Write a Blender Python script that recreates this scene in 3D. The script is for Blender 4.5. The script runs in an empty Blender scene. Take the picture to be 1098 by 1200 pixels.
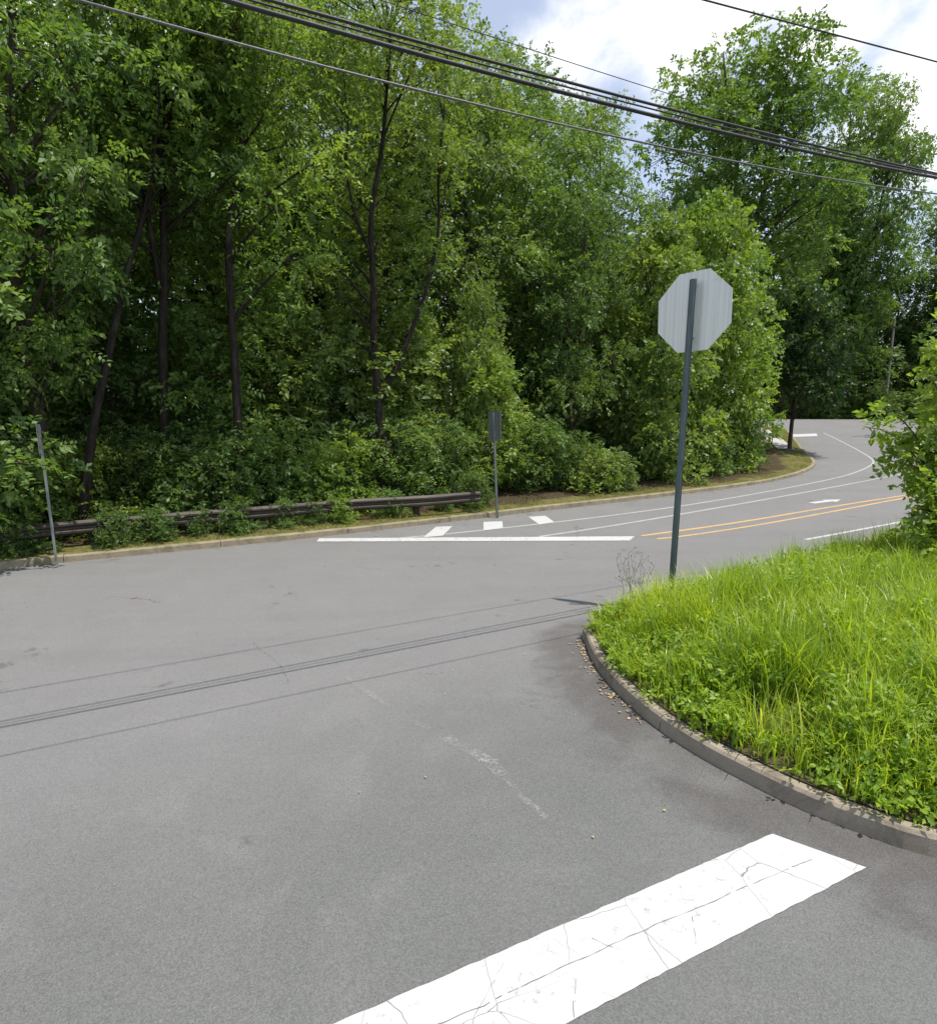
import bpy, math, random
import numpy as np
from mathutils import Vector, Matrix
from mathutils.geometry import delaunay_2d_cdt

# ------------------------------------------------------------------ camera, sky, sun, exposure
SC = bpy.context.scene
COL = SC.collection
F, CX, CY = 700.0, 549.0, 600.0            # focal length and centre, in photograph pixels
PITCH = math.atan(120 / 700.0)
CAM = np.array([0.0, 0.0, 2.5])

cam = bpy.data.cameras.new("camera")
cam.sensor_fit = 'HORIZONTAL'; cam.sensor_width = 36.0
cam.lens = 36.0 * F / 1098.0
cam.clip_start = 0.05; cam.clip_end = 5000
cam_o = bpy.data.objects.new("camera", cam); COL.objects.link(cam_o)
cam_o.location = CAM; cam_o.rotation_euler = (math.pi / 2 - PITCH, 0, 0)
SC.camera = cam_o

SUN_H = np.array([0.30, -0.10]); SUN_H /= np.linalg.norm(SUN_H)
SUN_TAN = 0.32
SUN_EL = math.atan(1 / SUN_TAN)
SUN_AZ = math.atan2(SUN_H[0], SUN_H[1])     # clockwise from +Y
SUN_V = Vector((SUN_H[0] * math.cos(SUN_EL), SUN_H[1] * math.cos(SUN_EL), math.sin(SUN_EL)))
sun = bpy.data.lights.new("sun", 'SUN'); sun.energy = 4.4; sun.angle = math.radians(0.5)
sun.color = (1.0, 0.955, 0.88)
sun_o = bpy.data.objects.new("sun", sun); COL.objects.link(sun_o)
sun_o.rotation_euler = SUN_V.to_track_quat('Z', 'Y').to_euler(); sun_o.location = (0, 0, 40)

W = bpy.data.worlds.new("World"); SC.world = W; W.use_nodes = True
nt = W.node_tree; nt.nodes.clear()
def N(t, ty, **kw):
    n = t.nodes.new(ty)
    for k, v in kw.items():
        if k in n.inputs.keys(): n.inputs[k].default_value = v
        else: setattr(n, k, v)
    return n
def L(t, a, b): t.links.new(a, b)
sky = N(nt, 'ShaderNodeTexSky', sky_type='NISHITA', sun_disc=False, sun_elevation=SUN_EL, sun_rotation=SUN_AZ,
        air_density=1.0, dust_density=0.8, ozone_density=1.5)
bg = N(nt, 'ShaderNodeBackground', Strength=0.15)
# cumulus: noise in the direction of view, denser towards where the photograph's clouds stand
tc = N(nt, 'ShaderNodeTexCoord')
mp = N(nt, 'ShaderNodeMapping'); mp.inputs['Scale'].default_value = (1, 1, 1.5)
mp.inputs['Location'].default_value = (0.35, 0.1, 0.2)
L(nt, tc.outputs['Generated'], mp.inputs['Vector'])
n1 = N(nt, 'ShaderNodeTexNoise', Scale=4.2, Detail=9.0, Roughness=0.58, Distortion=0.25)
L(nt, mp.outputs[0], n1.inputs['Vector'])
def blob(px, py, rad):
    a = (px - CX) / F; b = (CY - py) / F
    d = Vector((a, math.cos(PITCH) + b * math.sin(PITCH), -math.sin(PITCH) + b * math.cos(PITCH))).normalized()
    dp = N(nt, 'ShaderNodeVectorMath', operation='DISTANCE'); dp.inputs[1].default_value = d
    L(nt, tc.outputs['Generated'], dp.inputs[0])
    mr = N(nt, 'ShaderNodeMapRange', interpolation_type='SMOOTHSTEP')
    mr.inputs['From Min'].default_value = 0; mr.inputs['From Max'].default_value = rad
    mr.inputs['To Min'].default_value = 0.30; mr.inputs['To Max'].default_value = 0.0
    L(nt, dp.outputs['Value'], mr.inputs['Value']); return mr.outputs[0]
acc = n1.outputs[0]
for b_ in ((800, 15, 0.17), (1120, 110, 0.16), (650, 60, 0.10), (960, 40, 0.07), (-100, -200, .5), (1400, -100, .4)):
    ad = N(nt, 'ShaderNodeMath', operation='ADD'); L(nt, acc, ad.inputs[0]); L(nt, blob(*b_), ad.inputs[1]); acc = ad.outputs[0]
cr = N(nt, 'ShaderNodeMapRange', interpolation_type='SMOOTHSTEP')
cr.inputs['From Min'].default_value = 0.53; cr.inputs['From Max'].default_value = 0.80; cr.inputs['To Min'].default_value = 0.26
L(nt, acc, cr.inputs['Value'])
mx = N(nt, 'ShaderNodeMix', data_type='RGBA')
L(nt, cr.outputs[0], mx.inputs[0]); L(nt, sky.outputs[0], mx.inputs[6]); mx.inputs[7].default_value = (7.0, 7.0, 7.2, 1)
L(nt, mx.outputs[2], bg.inputs['Color'])
wo = N(nt, 'ShaderNodeOutputWorld'); L(nt, bg.outputs[0], wo.inputs[0])

SC.view_settings.view_transform = 'Standard'; SC.view_settings.look = 'None'
SC.view_settings.exposure = 0.28; SC.view_settings.gamma = 1.0
SC.render.engine = 'CYCLES'
SC.cycles.max_bounces = 6; SC.cycles.diffuse_bounces = 3; SC.cycles.glossy_bounces = 2
SC.cycles.transmission_bounces = 3; SC.cycles.transparent_max_bounces = 4
SC.cycles.use_denoising = True

# ------------------------------------------------------------------ terrain
def ss(a, b, x):
    t = np.clip((np.asarray(x, float) - a) / (b - a), 0, 1); return t * t * (3 - 2 * t)
QN = np.array([-.53, .848]); PA = np.array([.848, .53])
def gz(x, y):
    q = QN[0] * x + QN[1] * y
    return -.6 * ss(2, 10, q) + 2.1 * ss(28, 62, y)
def ray(px, py):
    a = (px - CX) / F; b = (CY - py) / F
    return np.array([a, math.cos(PITCH) + b * math.sin(PITCH), -math.sin(PITCH) + b * math.cos(PITCH)])
_T = np.linspace(.5, 160, 80000)
def un(px, py, dz=0.0):
    """world x,y of the ground point seen at a photograph pixel"""
    d = ray(px, py); p = CAM + _T[:, None] * d
    f = p[:, 2] - gz(p[:, 0], p[:, 1]) - dz
    i = int(np.argmax(f < 0)); return p[i, :2].copy()
def col_at(px, q):
    """world x,y of the point in picture column px lying q metres across the road axis"""
    k = (px - CX) / F * 1.02; y = q / (QN[1] + QN[0] * k); return np.array([k * y, y])
def col_y(px, y): return np.array([(px - CX) / F * 1.02 * y, y])
def seg_dist(P, poly):
    P = np.asarray(P, float); best = np.full(len(P), 1e9)
    for a, b in zip(poly[:-1], poly[1:]):
        a = np.asarray(a); b = np.asarray(b); ab = b - a
        t = np.clip(((P - a) @ ab) / max(ab @ ab, 1e-9), 0, 1)
        best = np.minimum(best, np.linalg.norm(P - (a + t[:, None] * ab), axis=1))
    return best
def resample(poly, step):
    P = np.array(poly, float); d = np.r_[0, np.cumsum(np.linalg.norm(np.diff(P, axis=0), axis=1))]
    n = max(2, int(d[-1] / step) + 1); s = np.linspace(0, d[-1], n)
    return np.stack([np.interp(s, d, P[:, k]) for k in range(P.shape[1])], 1)
def smooth(poly, it=2):
    P = np.array(poly, float)
    for _ in range(it):
        Q = [P[0]]
        for a, b in zip(P[:-1], P[1:]): Q += [a * .75 + b * .25, a * .25 + b * .75]
        Q.append(P[-1]); P = np.array(Q)
    return P

# ------------------------------------------------------------------ mesh helpers
def mesh_np(name, V, faces_by_n, mats=(), point_attr=None, smooth_shade=False, uv=None):
    me = bpy.data.meshes.new(name)
    V = np.asarray(V, np.float32); me.vertices.add(len(V)); me.vertices.foreach_set('co', V.ravel())
    loops = np.concatenate([np.asarray(f, np.int32).ravel() for f in faces_by_n])
    tot = np.concatenate([np.full(len(f), np.asarray(f).shape[1], np.int32) for f in faces_by_n])
    st = np.r_[0, np.cumsum(tot)[:-1]].astype(np.int32)
    me.loops.add(len(loops)); me.loops.foreach_set('vertex_index', loops)
    me.polygons.add(len(tot)); me.polygons.foreach_set('loop_start', st)
    try: me.polygons.foreach_set('loop_total', tot)
    except Exception: pass
    if smooth_shade: me.polygons.foreach_set('use_smooth', np.ones(len(tot), bool))
    for k, a in (point_attr or {}).items():
        at = me.attributes.new(k, 'FLOAT', 'POINT'); at.data.foreach_set('value', np.asarray(a, np.float32))
    for m in mats: me.materials.append(m)
    me.update(calc_edges=True); me.validate()
    return me
def link(name, me, parent=None, loc=(0, 0, 0)):
    o = bpy.data.objects.new(name, me); COL.objects.link(o); o.location = loc
    if parent is not None: o.parent = parent
    return o
def tag(o, label, cat, group=None, kind=None):
    o['label'] = label; o['category'] = cat
    if group: o['group'] = group
    if kind: o['kind'] = kind
    return o
def struct(o): o['kind'] = 'structure'; return o
def empty(name, loc, label, cat, group=None):
    o = bpy.data.objects.new(name, None); COL.objects.link(o); o.location = loc; o.empty_display_size = .3
    return tag(o, label, cat, group)

class MB:
    """collects shapes for one mesh"""
    def __init__(s): s.v = []; s.f = {}; s.n = 0
    def add(s, V, faces):
        for f in faces: s.f.setdefault(len(f), []).append([i + s.n for i in f])
        s.v += [tuple(map(float, p)) for p in V]; s.n += len(V)
    def tube(s, pts, rad, k=8, cap=True):
        P = np.asarray(pts, float); R = np.broadcast_to(np.asarray(rad, float), (len(P),)); V = []; Fc = []
        up = np.array([.31, .2, .93])
        for i in range(len(P)):
            t = P[min(i + 1, len(P) - 1)] - P[max(i - 1, 0)]; t /= np.linalg.norm(t) + 1e-9
            a = np.cross(t, up if abs(t @ up) < .95 else np.array([1., 0, 0])); a /= np.linalg.norm(a); b = np.cross(t, a)
            for j in range(k):
                c = 2 * math.pi * j / k; V.append(P[i] + R[i] * (a * math.cos(c) + b * math.sin(c)))
        for i in range(len(P) - 1):
            for j in range(k):
                Fc.append((i * k + j, i * k + (j + 1) % k, (i + 1) * k + (j + 1) % k, (i + 1) * k + j))
        if cap: Fc.append(tuple(range(k))[::-1]); Fc.append(tuple((len(P) - 1) * k + j for j in range(k)))
        s.add(V, Fc)
    def prism(s, outline, T, depth):
        """outline in local (x,z), extruded along local y from 0 to depth; T is a 4x4"""
        n = len(outline); V = [T @ Vector((a, 0, b)) for a, b in outline] + [T @ Vector((a, depth, b)) for a, b in outline]
        Fc = [tuple(range(n)), tuple(range(2 * n - 1, n - 1, -1))] + [(i, i + n, (i + 1) % n + n, (i + 1) % n) for i in range(n)]
        s.add(V, Fc)
    def box(s, T, x0, x1, y0, y1, z0, z1):
        s.prism([(x0, z0), (x1, z0), (x1, z1), (x0, z1)], T @ Matrix.Translation((0, y0, 0)), y1 - y0)
    def sweep(s, path, profile, side=1.0):
        """profile (offset to the left of travel, height) swept along x,y,z path"""
        P = np.asarray(path, float); k = len(profile); V = []; Fc = []
        for i in range(len(P)):
            t = (P[min(i + 1, len(P) - 1)] - P[max(i - 1, 0)])[:2]; t /= np.linalg.norm(t); n = np.array([-t[1], t[0]]) * side
            for o_, h in profile: V.append((P[i, 0] + n[0] * o_, P[i, 1] + n[1] * o_, P[i, 2] + h))
        for i in range(len(P) - 1):
            for j in range(k): Fc.append((i * k + j, i * k + (j + 1) % k, (i + 1) * k + (j + 1) % k, (i + 1) * k + j))
        Fc.append(tuple(range(k))); Fc.append(tuple((len(P) - 1) * k + j for j in range(k)))
        s.add(V, Fc)
    def build(s, name, mat, parent=None, sm=False, recalc=True):
        me = bpy.data.meshes.new(name)
        me.from_pydata(s.v, [], [f for fs in s.f.values() for f in fs]); me.materials.append(mat)
        if recalc:
            import bmesh
            b = bmesh.new(); b.from_mesh(me); bmesh.ops.recalc_face_normals(b, faces=b.faces); b.to_mesh(me); b.free()
        if sm:
            me.polygons.foreach_set('use_smooth', np.ones(len(me.polygons), bool))
        return link(name, me, parent)

# ------------------------------------------------------------------ materials
def mat(name):
    m = bpy.data.materials.new(name); m.use_nodes = True; t = m.node_tree; t.nodes.clear()
    out = N(t, 'ShaderNodeOutputMaterial'); return m, t, out
def rgb(c): return (c[0], c[1], c[2], 1.0)
def noise(t, scale, detail=5, rough=.6, vec=None, dist=0.0):
    n = N(t, 'ShaderNodeTexNoise', Scale=scale, Detail=float(detail), Roughness=rough, Distortion=dist)
    if vec is not None: L(t, vec, n.inputs['Vector'])
    return n.outputs[0]
def mrange(t, v, a, b, c=0.0, d=1.0, sm=False):
    m = N(t, 'ShaderNodeMapRange', interpolation_type='SMOOTHSTEP' if sm else 'LINEAR')
    for k, x in (('From Min', a), ('From Max', b), ('To Min', c), ('To Max', d)): m.inputs[k].default_value = x
    L(t, v, m.inputs['Value']); return m.outputs[0]
def mixc(t, f, a, b, mode='MIX'):
    m = N(t, 'ShaderNodeMix', data_type='RGBA', blend_type=mode)
    for s, v in ((0, f), (6, a), (7, b)):
        if isinstance(v, (int, float)): m.inputs[s].default_value = v
        elif isinstance(v, tuple): m.inputs[s].default_value = rgb(v)
        else: L(t, v, m.inputs[s])
    return m.outputs[2]
def math_(t, op, a, b=None):
    m = N(t, 'ShaderNodeMath', operation=op)
    for i, v in enumerate((a, b)):
        if v is None: continue
        if isinstance(v, (int, float)): m.inputs[i].default_value = v
        else: L(t, v, m.inputs[i])
    return m.outputs[0]
def pos(t): return N(t, 'ShaderNodeNewGeometry').outputs['Position']
def objc(t): return N(t, 'ShaderNodeTexCoord').outputs['Object']
def attr(t, nm):
    a = N(t, 'ShaderNodeAttribute'); a.attribute_name = nm; return a.outputs['Fac']
def princ(t, out, color, rough=.8, spec=.3, metal=0.0, bump=None, bstr=.3, bdist=.01):
    p = N(t, 'ShaderNodeBsdfPrincipled')
    if isinstance(color, tuple): p.inputs['Base Color'].default_value = rgb(color)
    else: L(t, color, p.inputs['Base Color'])
    if isinstance(rough, (int, float)): p.inputs['Roughness'].default_value = rough
    else: L(t, rough, p.inputs['Roughness'])
    p.inputs['Specular IOR Level'].default_value = spec; p.inputs['Metallic'].default_value = metal
    if bump is not None:
        b = N(t, 'ShaderNodeBump', Strength=bstr, Distance=bdist); L(t, bump, b.inputs['Height']); L(t, b.outputs[0], p.inputs['Normal'])
    L(t, p.outputs[0], out.inputs[0]); return p
def cracks(t, scale, width, dist=.25):
    """thin irregular crack lines, 1 on the crack"""
    P = pos(t)
    wob = N(t, 'ShaderNodeTexNoise', Scale=2.2, Detail=4.0, Roughness=.6); L(t, P, wob.inputs['Vector'])
    ad = N(t, 'ShaderNodeVectorMath', operation='MULTIPLY_ADD'); L(t, wob.outputs['Color'], ad.inputs[0])
    ad.inputs[1].default_value = (dist, dist, dist); L(t, P, ad.inputs[2])
    v = N(t, 'ShaderNodeTexVoronoi', feature='DISTANCE_TO_EDGE', Scale=scale); L(t, ad.outputs[0], v.inputs['Vector'])
    return mrange(t, v.outputs[0], width * .3, width, 1.0, 0.0)

def asphalt_material():
    m, t, out = mat('asphalt'); P = pos(t)
    main = attr(t, 'main'); stain = attr(t, 'stain')
    edge = noise(t, 1.1, 5, .65, P)
    mainw = mrange(t, math_(t, 'ADD', main, mrange(t, edge, .3, .7, -.16, .16)), .0, 1.0)
    side_c = mixc(t, noise(t, .9, 6, .6, P), (.113, .116, .110), (.147, .149, .142))
    main_c = mixc(t, noise(t, .45, 6, .6, P), (.166, .163, .161), (.202, .198, .195))
    c = mixc(t, mainw, side_c, main_c)
    # tyre-polished lanes and old patches, long along the road
    mpn = N(t, 'ShaderNodeMapping'); mpn.inputs['Rotation'].default_value = (0, 0, -math.atan2(PA[1], PA[0])); mpn.inputs['Scale'].default_value = (.09, 1.2, 1)
    L(t, P, mpn.inputs['Vector'])
    c = mixc(t, math_(t, 'MULTIPLY', mrange(t, noise(t, 1.0, 4, .6, mpn.outputs[0]), .5, .66, 0, .22), mainw), c, (.13, .13, .13))
    c = mixc(t, mrange(t, noise(t, .33, 3, .55, P, .6), .56, .72, 0, .22), c, (.205, .172, .165))
    # gutter dirt along the kerb
    st = mrange(t, math_(t, 'ADD', stain, mrange(t, noise(t, 2.2, 6, .65, P, .5), .25, .75, -.5, .35)), .15, .85, 0, .62, sm=True)
    c = mixc(t, st, c, mixc(t, noise(t, 5, 4, .6, P), (.055, .048, .048), (.095, .080, .077)))
    # blotches: oil drips, small worn spots
    c = mixc(t, mrange(t, noise(t, 2.6, 5, .7, P), .655, .71, 0, .4), c, (.11, .11, .11))
    # drips along the wheel paths and a scuffed lighter film
    c = mixc(t, mrange(t, noise(t, .8, 3, .6, P, 1.2), .52, .70, 0, .30), c, (.205, .205, .198))
    c = mixc(t, mrange(t, noise(t, 1.15, 6, .72, P), .640, .675, 0, .5), c, (.075, .073, .072))
    # aggregate
    g1 = N(t, 'ShaderNodeTexVoronoi', Scale=170.0); L(t, P, g1.inputs['Vector'])
    gv = N(t, 'ShaderNodeSeparateColor'); L(t, g1.outputs['Color'], gv.inputs[0])
    c = mixc(t, .8, c, mixc(t, gv.outputs[0], (.72, .72, .72), (1.28, 1.28, 1.27)), 'MULTIPLY')
    c = mixc(t, mrange(t, noise(t, 120, 2, .6, P), .64, .72, 0, .42), c, (.36, .36, .34))
    # a few wandering cracks, sealed darker
    ck = math_(t, 'MULTIPLY', cracks(t, .27, .0045, .7), mrange(t, noise(t, .35, 2, .5, P), .60, .68))
    c = mixc(t, math_(t, 'MULTIPLY', ck, .75), c, (.05, .05, .05))
    princ(t, out, c, .86, .25, bump=math_(t, 'ADD', g1.outputs['Distance'], noise(t, 60, 3, .6, P)), bstr=.35, bdist=.006)
    return m
def paint_material(name, color, wear, crack=0.0, fine=1.0):
    m, t, out = mat(name); P = pos(t)
    c = mixc(t, noise(t, 3, 6, .6, P), tuple(x * .9 for x in color), color)
    w = mrange(t, noise(t, 16 * fine, 6, .7, P), .62 - wear * .35, .72 - wear * .2)
    w = math_(t, 'MULTIPLY', w, mrange(t, noise(t, 1.3, 4, .6, P), .35 , .6))
    c = mixc(t, w, c, (.25, .245, .235))
    if crack:
        c = mixc(t, math_(t, 'MULTIPLY', cracks(t, 2.3, .0042, .09), mrange(t, noise(t, 1.7, 2, .5, P), .33, .5, 0, crack)), c, (.10, .10, .095))
        c = mixc(t, math_(t, 'MULTIPLY', cracks(t, 7.5, .012, .06), mrange(t, noise(t, 2.3, 3, .5, P), .52, .64, 0, crack * .55)), c, (.2, .2, .19))
    c = mixc(t, mrange(t, noise(t, 45, 3, .6, P), .6, .8, 0, .25), c, tuple(x * .6 for x in color))
    princ(t, out, c, .7, .3, bump=noise(t, 110, 3, .6, P), bstr=.25, bdist=.004)
    return m
def concrete_material(name, a, b, dark, moss=0.0):
    m, t, out = mat(name); P = pos(t)
    c = mixc(t, noise(t, 4, 7, .65, P), a, b)
    c = mixc(t, mrange(t, noise(t, 2.3, 6, .7, P, .5), .5, .68, 0, .85), c, dark)
    g = noise(t, 130, 3, .6, P)
    c = mixc(t, .6, c, mixc(t, g, (.65, .65, .65), (1.3, 1.3, 1.3)), 'MULTIPLY')
    if moss: c = mixc(t, mrange(t, noise(t, 3.1, 5, .7, P), .48, .62, 0, moss), c, (.10, .12, .05))
    princ(t, out, c, .92, .2, bump=math_(t, 'ADD', noise(t, 30, 6, .7, P), g), bstr=.5, bdist=.012)
    return m
def soil_material(name, a, b, c3):
    m, t, out = mat(name); P = pos(t)
    c = mixc(t, mrange(t, noise(t, 1.6, 6, .65, P), .35, .65), a, b)
    v = N(t, 'ShaderNodeTexVoronoi', Scale=24.0); L(t, P, v.inputs['Vector'])
    sp = N(t, 'ShaderNodeSeparateColor'); L(t, v.outputs['Color'], sp.inputs[0])
    c = mixc(t, mrange(t, sp.outputs[0], .6, .9, 0, .8), c, c3)
    c = mixc(t, .7, c, mixc(t, sp.outputs[1], (.5, .5, .5), (1.4, 1.4, 1.4)), 'MULTIPLY')
    princ(t, out, c, .95, .1, bump=math_(t, 'ADD', noise(t, 20, 6, .7, P), v.outputs['Distance']), bstr=.7, bdist=.03)
    return m
def verge_material():
    m, t, out = mat('verge_ground'); P = pos(t); kd = attr(t, 'kerbdist')
    grass = mixc(t, noise(t, 2.2, 6, .7, P), (.085, .10, .028), (.19, .165, .065))
    floor = mixc(t, noise(t, 2.5, 6, .7, P), (.035, .026, .017), (.10, .075, .045))
    c = mixc(t, mrange(t, math_(t, 'ADD', kd, mrange(t, noise(t, 1.1, 5, .6, P), .3, .7, -.5, .5)), .6, 1.1, sm=True), grass, floor)
    v = N(t, 'ShaderNodeTexVoronoi', Scale=17.0); L(t, P, v.inputs['Vector'])
    sp = N(t, 'ShaderNodeSeparateColor'); L(t, v.outputs['Color'], sp.inputs[0])
    c = mixc(t, .75, c, mixc(t, sp.outputs[1], (.5, .5, .5), (1.45, 1.4, 1.3)), 'MULTIPLY')
    princ(t, out, c, .95, .1, bump=math_(t, 'ADD', noise(t, 14, 6, .7, P), v.outputs['Distance']), bstr=.8, bdist=.04)
    return m
def bark_material(name, a, b):
    m, t, out = mat(name); mpn = N(t, 'ShaderNodeMapping'); mpn.inputs['Scale'].default_value = (9, 9, 1.6)
    L(t, objc(t), mpn.inputs['Vector'])
    n = noise(t, 1.6, 7, .7, mpn.outputs[0], .4)
    c = mixc(t, mrange(t, n, .35, .65), a, b)
    c = mixc(t, mrange(t, noise(t, 1.2, 4, .6, objc(t)), .58, .7, 0, .5), c, (.09, .10, .06))
    princ(t, out, c, .95, .1, bump=n, bstr=.8, bdist=.04); return m
def leaf_material(name, transl=.45, sheen=.42, rough=.5, spread=1.0):
    """colour = the object's own colour, varied leaf by leaf and clump by clump"""
    m, t, out = mat(name)
    oi = N(t, 'ShaderNodeObjectInfo'); tint = attr(t, 'tint')
    hs = N(t, 'ShaderNodeHueSaturation'); L(t, oi.outputs['Color'], hs.inputs['Color'])
    L(t, mrange(t, tint, 0, 1, .5 - .03 * spread, .5 + .018 * spread), hs.inputs['Hue'])
    L(t, mrange(t, tint, 0, 1, 1 + .28 * spread, 1 - .32 * spread), hs.inputs['Value'])
    c = mixc(t, mrange(t, noise(t, .55, 4, .6, pos(t)), .35, .65, 0, .55), hs.outputs[0], mixc(t, 1.0, hs.outputs[0], (1.22, 1.12, .8), 'MULTIPLY'))
    p = N(t, 'ShaderNodeBsdfPrincipled'); L(t, c, p.inputs['Base Color']); p.inputs['Roughness'].default_value = rough
    p.inputs['Specular IOR Level'].default_value = sheen
    tr = N(t, 'ShaderNodeBsdfTranslucent'); L(t, mixc(t, 1.0, c, (1.45, 1.45, .6), 'MULTIPLY'), tr.inputs['Color'])
    ms = N(t, 'ShaderNodeMixShader'); ms.inputs[0].default_value = transl
    L(t, p.outputs[0], ms.inputs[1]); L(t, tr.outputs[0], ms.inputs[2]); L(t, ms.outputs[0], out.inputs[0])
    return m
def metal_material(name, a, b, rough=.5, metal=.6, streak=(30, 30, 1)):
    m, t, out = mat(name); mpn = N(t, 'ShaderNodeMapping'); mpn.inputs['Scale'].default_value = streak
    L(t, objc(t), mpn.inputs['Vector'])
    n = noise(t, 1.0, 5, .6, mpn.outputs[0])
    c = mixc(t, mrange(t, n, .3, .7), a, b)
    c = mixc(t, mrange(t, noise(t, 9, 5, .7, objc(t)), .6, .75, 0, .35), c, tuple(x * .6 for x in a))
    princ(t, out, c, rough, .4, metal, bump=n, bstr=.08, bdist=.004); return m

M_ASPH = asphalt_material()
M_WHITE = paint_material('road_paint_white', (.50, .50, .492), .15, .8)
M_WORN = paint_material('road_paint_faded', (.62, .62, .61), .75, 0.0, .8)
M_LINE = paint_material('road_paint_line', (.52, .52, .51), .4); M_THIN = paint_material('road_paint_thin', (.40, .40, .395), .5)
def ghost_material():
    m, t, out = mat('road_paint_ghost'); P = pos(t)
    p = N(t, 'ShaderNodeBsdfPrincipled', Roughness=.8); p.inputs['Base Color'].default_value = (.33, .33, .32, 1)
    tr = N(t, 'ShaderNodeBsdfTransparent'); ms = N(t, 'ShaderNodeMixShader')
    a = math_(t, 'MULTIPLY', mrange(t, noise(t, 26, 6, .75, P), .44, .58), mrange(t, noise(t, 3.4, 4, .6, P), .36, .55, 0, .6))
    L(t, a, ms.inputs[0]); L(t, tr.outputs[0], ms.inputs[1]); L(t, p.outputs[0], ms.inputs[2]); L(t, ms.outputs[0], out.inputs[0]); return m
M_GHOST = ghost_material()
M_YEL = paint_material('road_paint_yellow', (.60, .37, .13), .5)
M_KERB = concrete_material('kerb_concrete', (.26, .215, .165), (.38, .325, .255), (.12, .10, .08), .15)
M_KERB2 = concrete_material('kerb_old', (.24, .20, .14), (.36, .30, .20), (.13, .11, .075), .4)
M_WALK = concrete_material('path_concrete', (.42, .40, .37), (.52, .50, .46), (.30, .28, .25))
M_VERGE = verge_material()
M_SOIL = soil_material('island_soil', (.055, .06, .022), (.10, .085, .045), (.15, .125, .07))
M_GROUND = soil_material('far_ground', (.05, .06, .02), (.09, .08, .04), (.11, .10, .05))
M_BARK = bark_material('bark_dark', (.035, .028, .022), (.10, .082, .065))
M_BARK3 = bark_material('bark_black', (.018, .015, .012), (.05, .042, .035))
M_BARK2 = bark_material('bark_brown', (.055, .034, .024), (.12, .08, .055))
M_LEAF = leaf_material('leaf', .42)
M_LEAFB = leaf_material('leaf_broad', .5, .45, .42)
M_GRASS = leaf_material('grass_blade', .5, .5, .36, 1.35)
M_ALU = metal_material('sign_back_aluminium', (.64, .63, .585), (.84, .83, .775), .42, .3, (26, 26, .35))
M_RED = metal_material('sign_face_red', (.45, .02, .03), (.5, .025, .035), .4, 0)
M_SIGNW = metal_material('sign_face_white', (.75, .75, .74), (.8, .8, .79), .4, 0)
M_POST = metal_material('post_green_steel', (.075, .10, .105), (.13, .165, .17), .55, .3, (20, 20, 3))
M_GALV = metal_material('galvanised_steel', (.17, .19, .185), (.28, .30, .29), .5, .45, (20, 20, 3))
M_PLATE = metal_material('sign_back_grey', (.17, .18, .18), (.23, .24, .24), .55, .3, (12, 12, 1))
M_RAIL = metal_material('weathered_rail', (.034, .028, .022), (.085, .07, .056), .6, .3, (1.5, 1.5, 14))
M_WOODPOST = bark_material('wooden_post', (.03, .024, .019), (.075, .06, .046))
M_CABLE = metal_material('cable_black', (.018, .018, .02), (.035, .035, .037), .6, 0)
M_CABLE2 = metal_material('cable_grey', (.09, .09, .09), (.16, .16, .16), .5, .2)
M_POLE = bark_material('pole_grey', (.22, .20, .18), (.36, .34, .31))

# ------------------------------------------------------------------ outlines on the ground (read off the photograph, laid on the terrain)
near_kerb = [un(*p) for p in ((1098, 1010), (1000, 974), (940, 950), (880, 920), (820, 888), (760, 848), (716, 806), (693, 775), (685, 750))]
isl = [np.array((70., -9.)), np.array((12., 0.2)), np.array((5.2, 2.05)), np.array((3.6, 2.75))] + near_kerb
isl += [np.array((1.34, 6.85)), np.array((1.62, 7.12))]
for p_ in (6.0, 9, 14, 22, 40, 80):                                # along the main road's near edge
    isl.append(PA * p_ + QN * (5.12 if p_ < 20 else 5.3))
kerb_path = smooth(isl, 2)
far_kerb_px = [(0, 667), (120, 655), (240, 643), (380, 629), (470, 618), (560, 608), (640, 598), (700, 591.5), (770, 583), (850, 573.5), (910, 564), (942, 555), (956, 547)]
fk = [un(*p) for p in far_kerb_px]
qk = float(np.mean([QN @ p for p in fk[:6]]))
back_px = [(955, 541), (944, 531), (938, 524), (930, 513), (921, 503)]
bk = [un(*p) for p in back_px]
far_kerb = [PA * -90 + QN * qk, PA * -40 + QN * qk, PA * -22 + QN * qk] + fk + bk + [bk[-1] + np.array((-6., 3.)), bk[-1] + np.array((-40., 8.))]
far_kerb = smooth(far_kerb, 2)

# ------------------------------------------------------------------ road and ground sheets
def axis(fine0, fine1, step, lo, hi, grow=1.12, mx_=1.0):
    a = list(np.arange(fine0, fine1 + 1e-6, step)); s = step; x = a[-1]
    while x < hi: s = min(s * grow, mx_); x += s; a.append(x)
    s = step; x = a[0]; b = []
    while x > lo: s = min(s * grow, mx_); x -= s; b.append(x)
    return np.array(b[::-1] + a)
ps = axis(-5, 10, .14, -95, 110); qs = axis(-2, 10, .14, -30, 100)
PP, QQ = np.meshgrid(ps, qs, indexing='ij')
X = PA[0] * PP + QN[0] * QQ; Y = PA[1] * PP + QN[1] * QQ
V = np.stack([X, Y, gz(X, Y)], -1).reshape(-1, 3)
nq = len(qs); ii = (np.arange(len(ps) - 1)[:, None] * nq + np.arange(nq - 1)[None]).ravel()
Fq = np.stack([ii, ii + nq, ii + nq + 1, ii + 1], 1)
kd = seg_dist(V[:, :2], kerb_path); kd2 = seg_dist(V[:, :2], far_kerb)
stain = np.maximum(1 - ss(.0, 1.15, kd), .45 * (1 - ss(0, .8, kd2)))
qv = V[:, :2] @ QN
main_line = 4.2 + .05 * (V[:, :2] @ PA)
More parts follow.
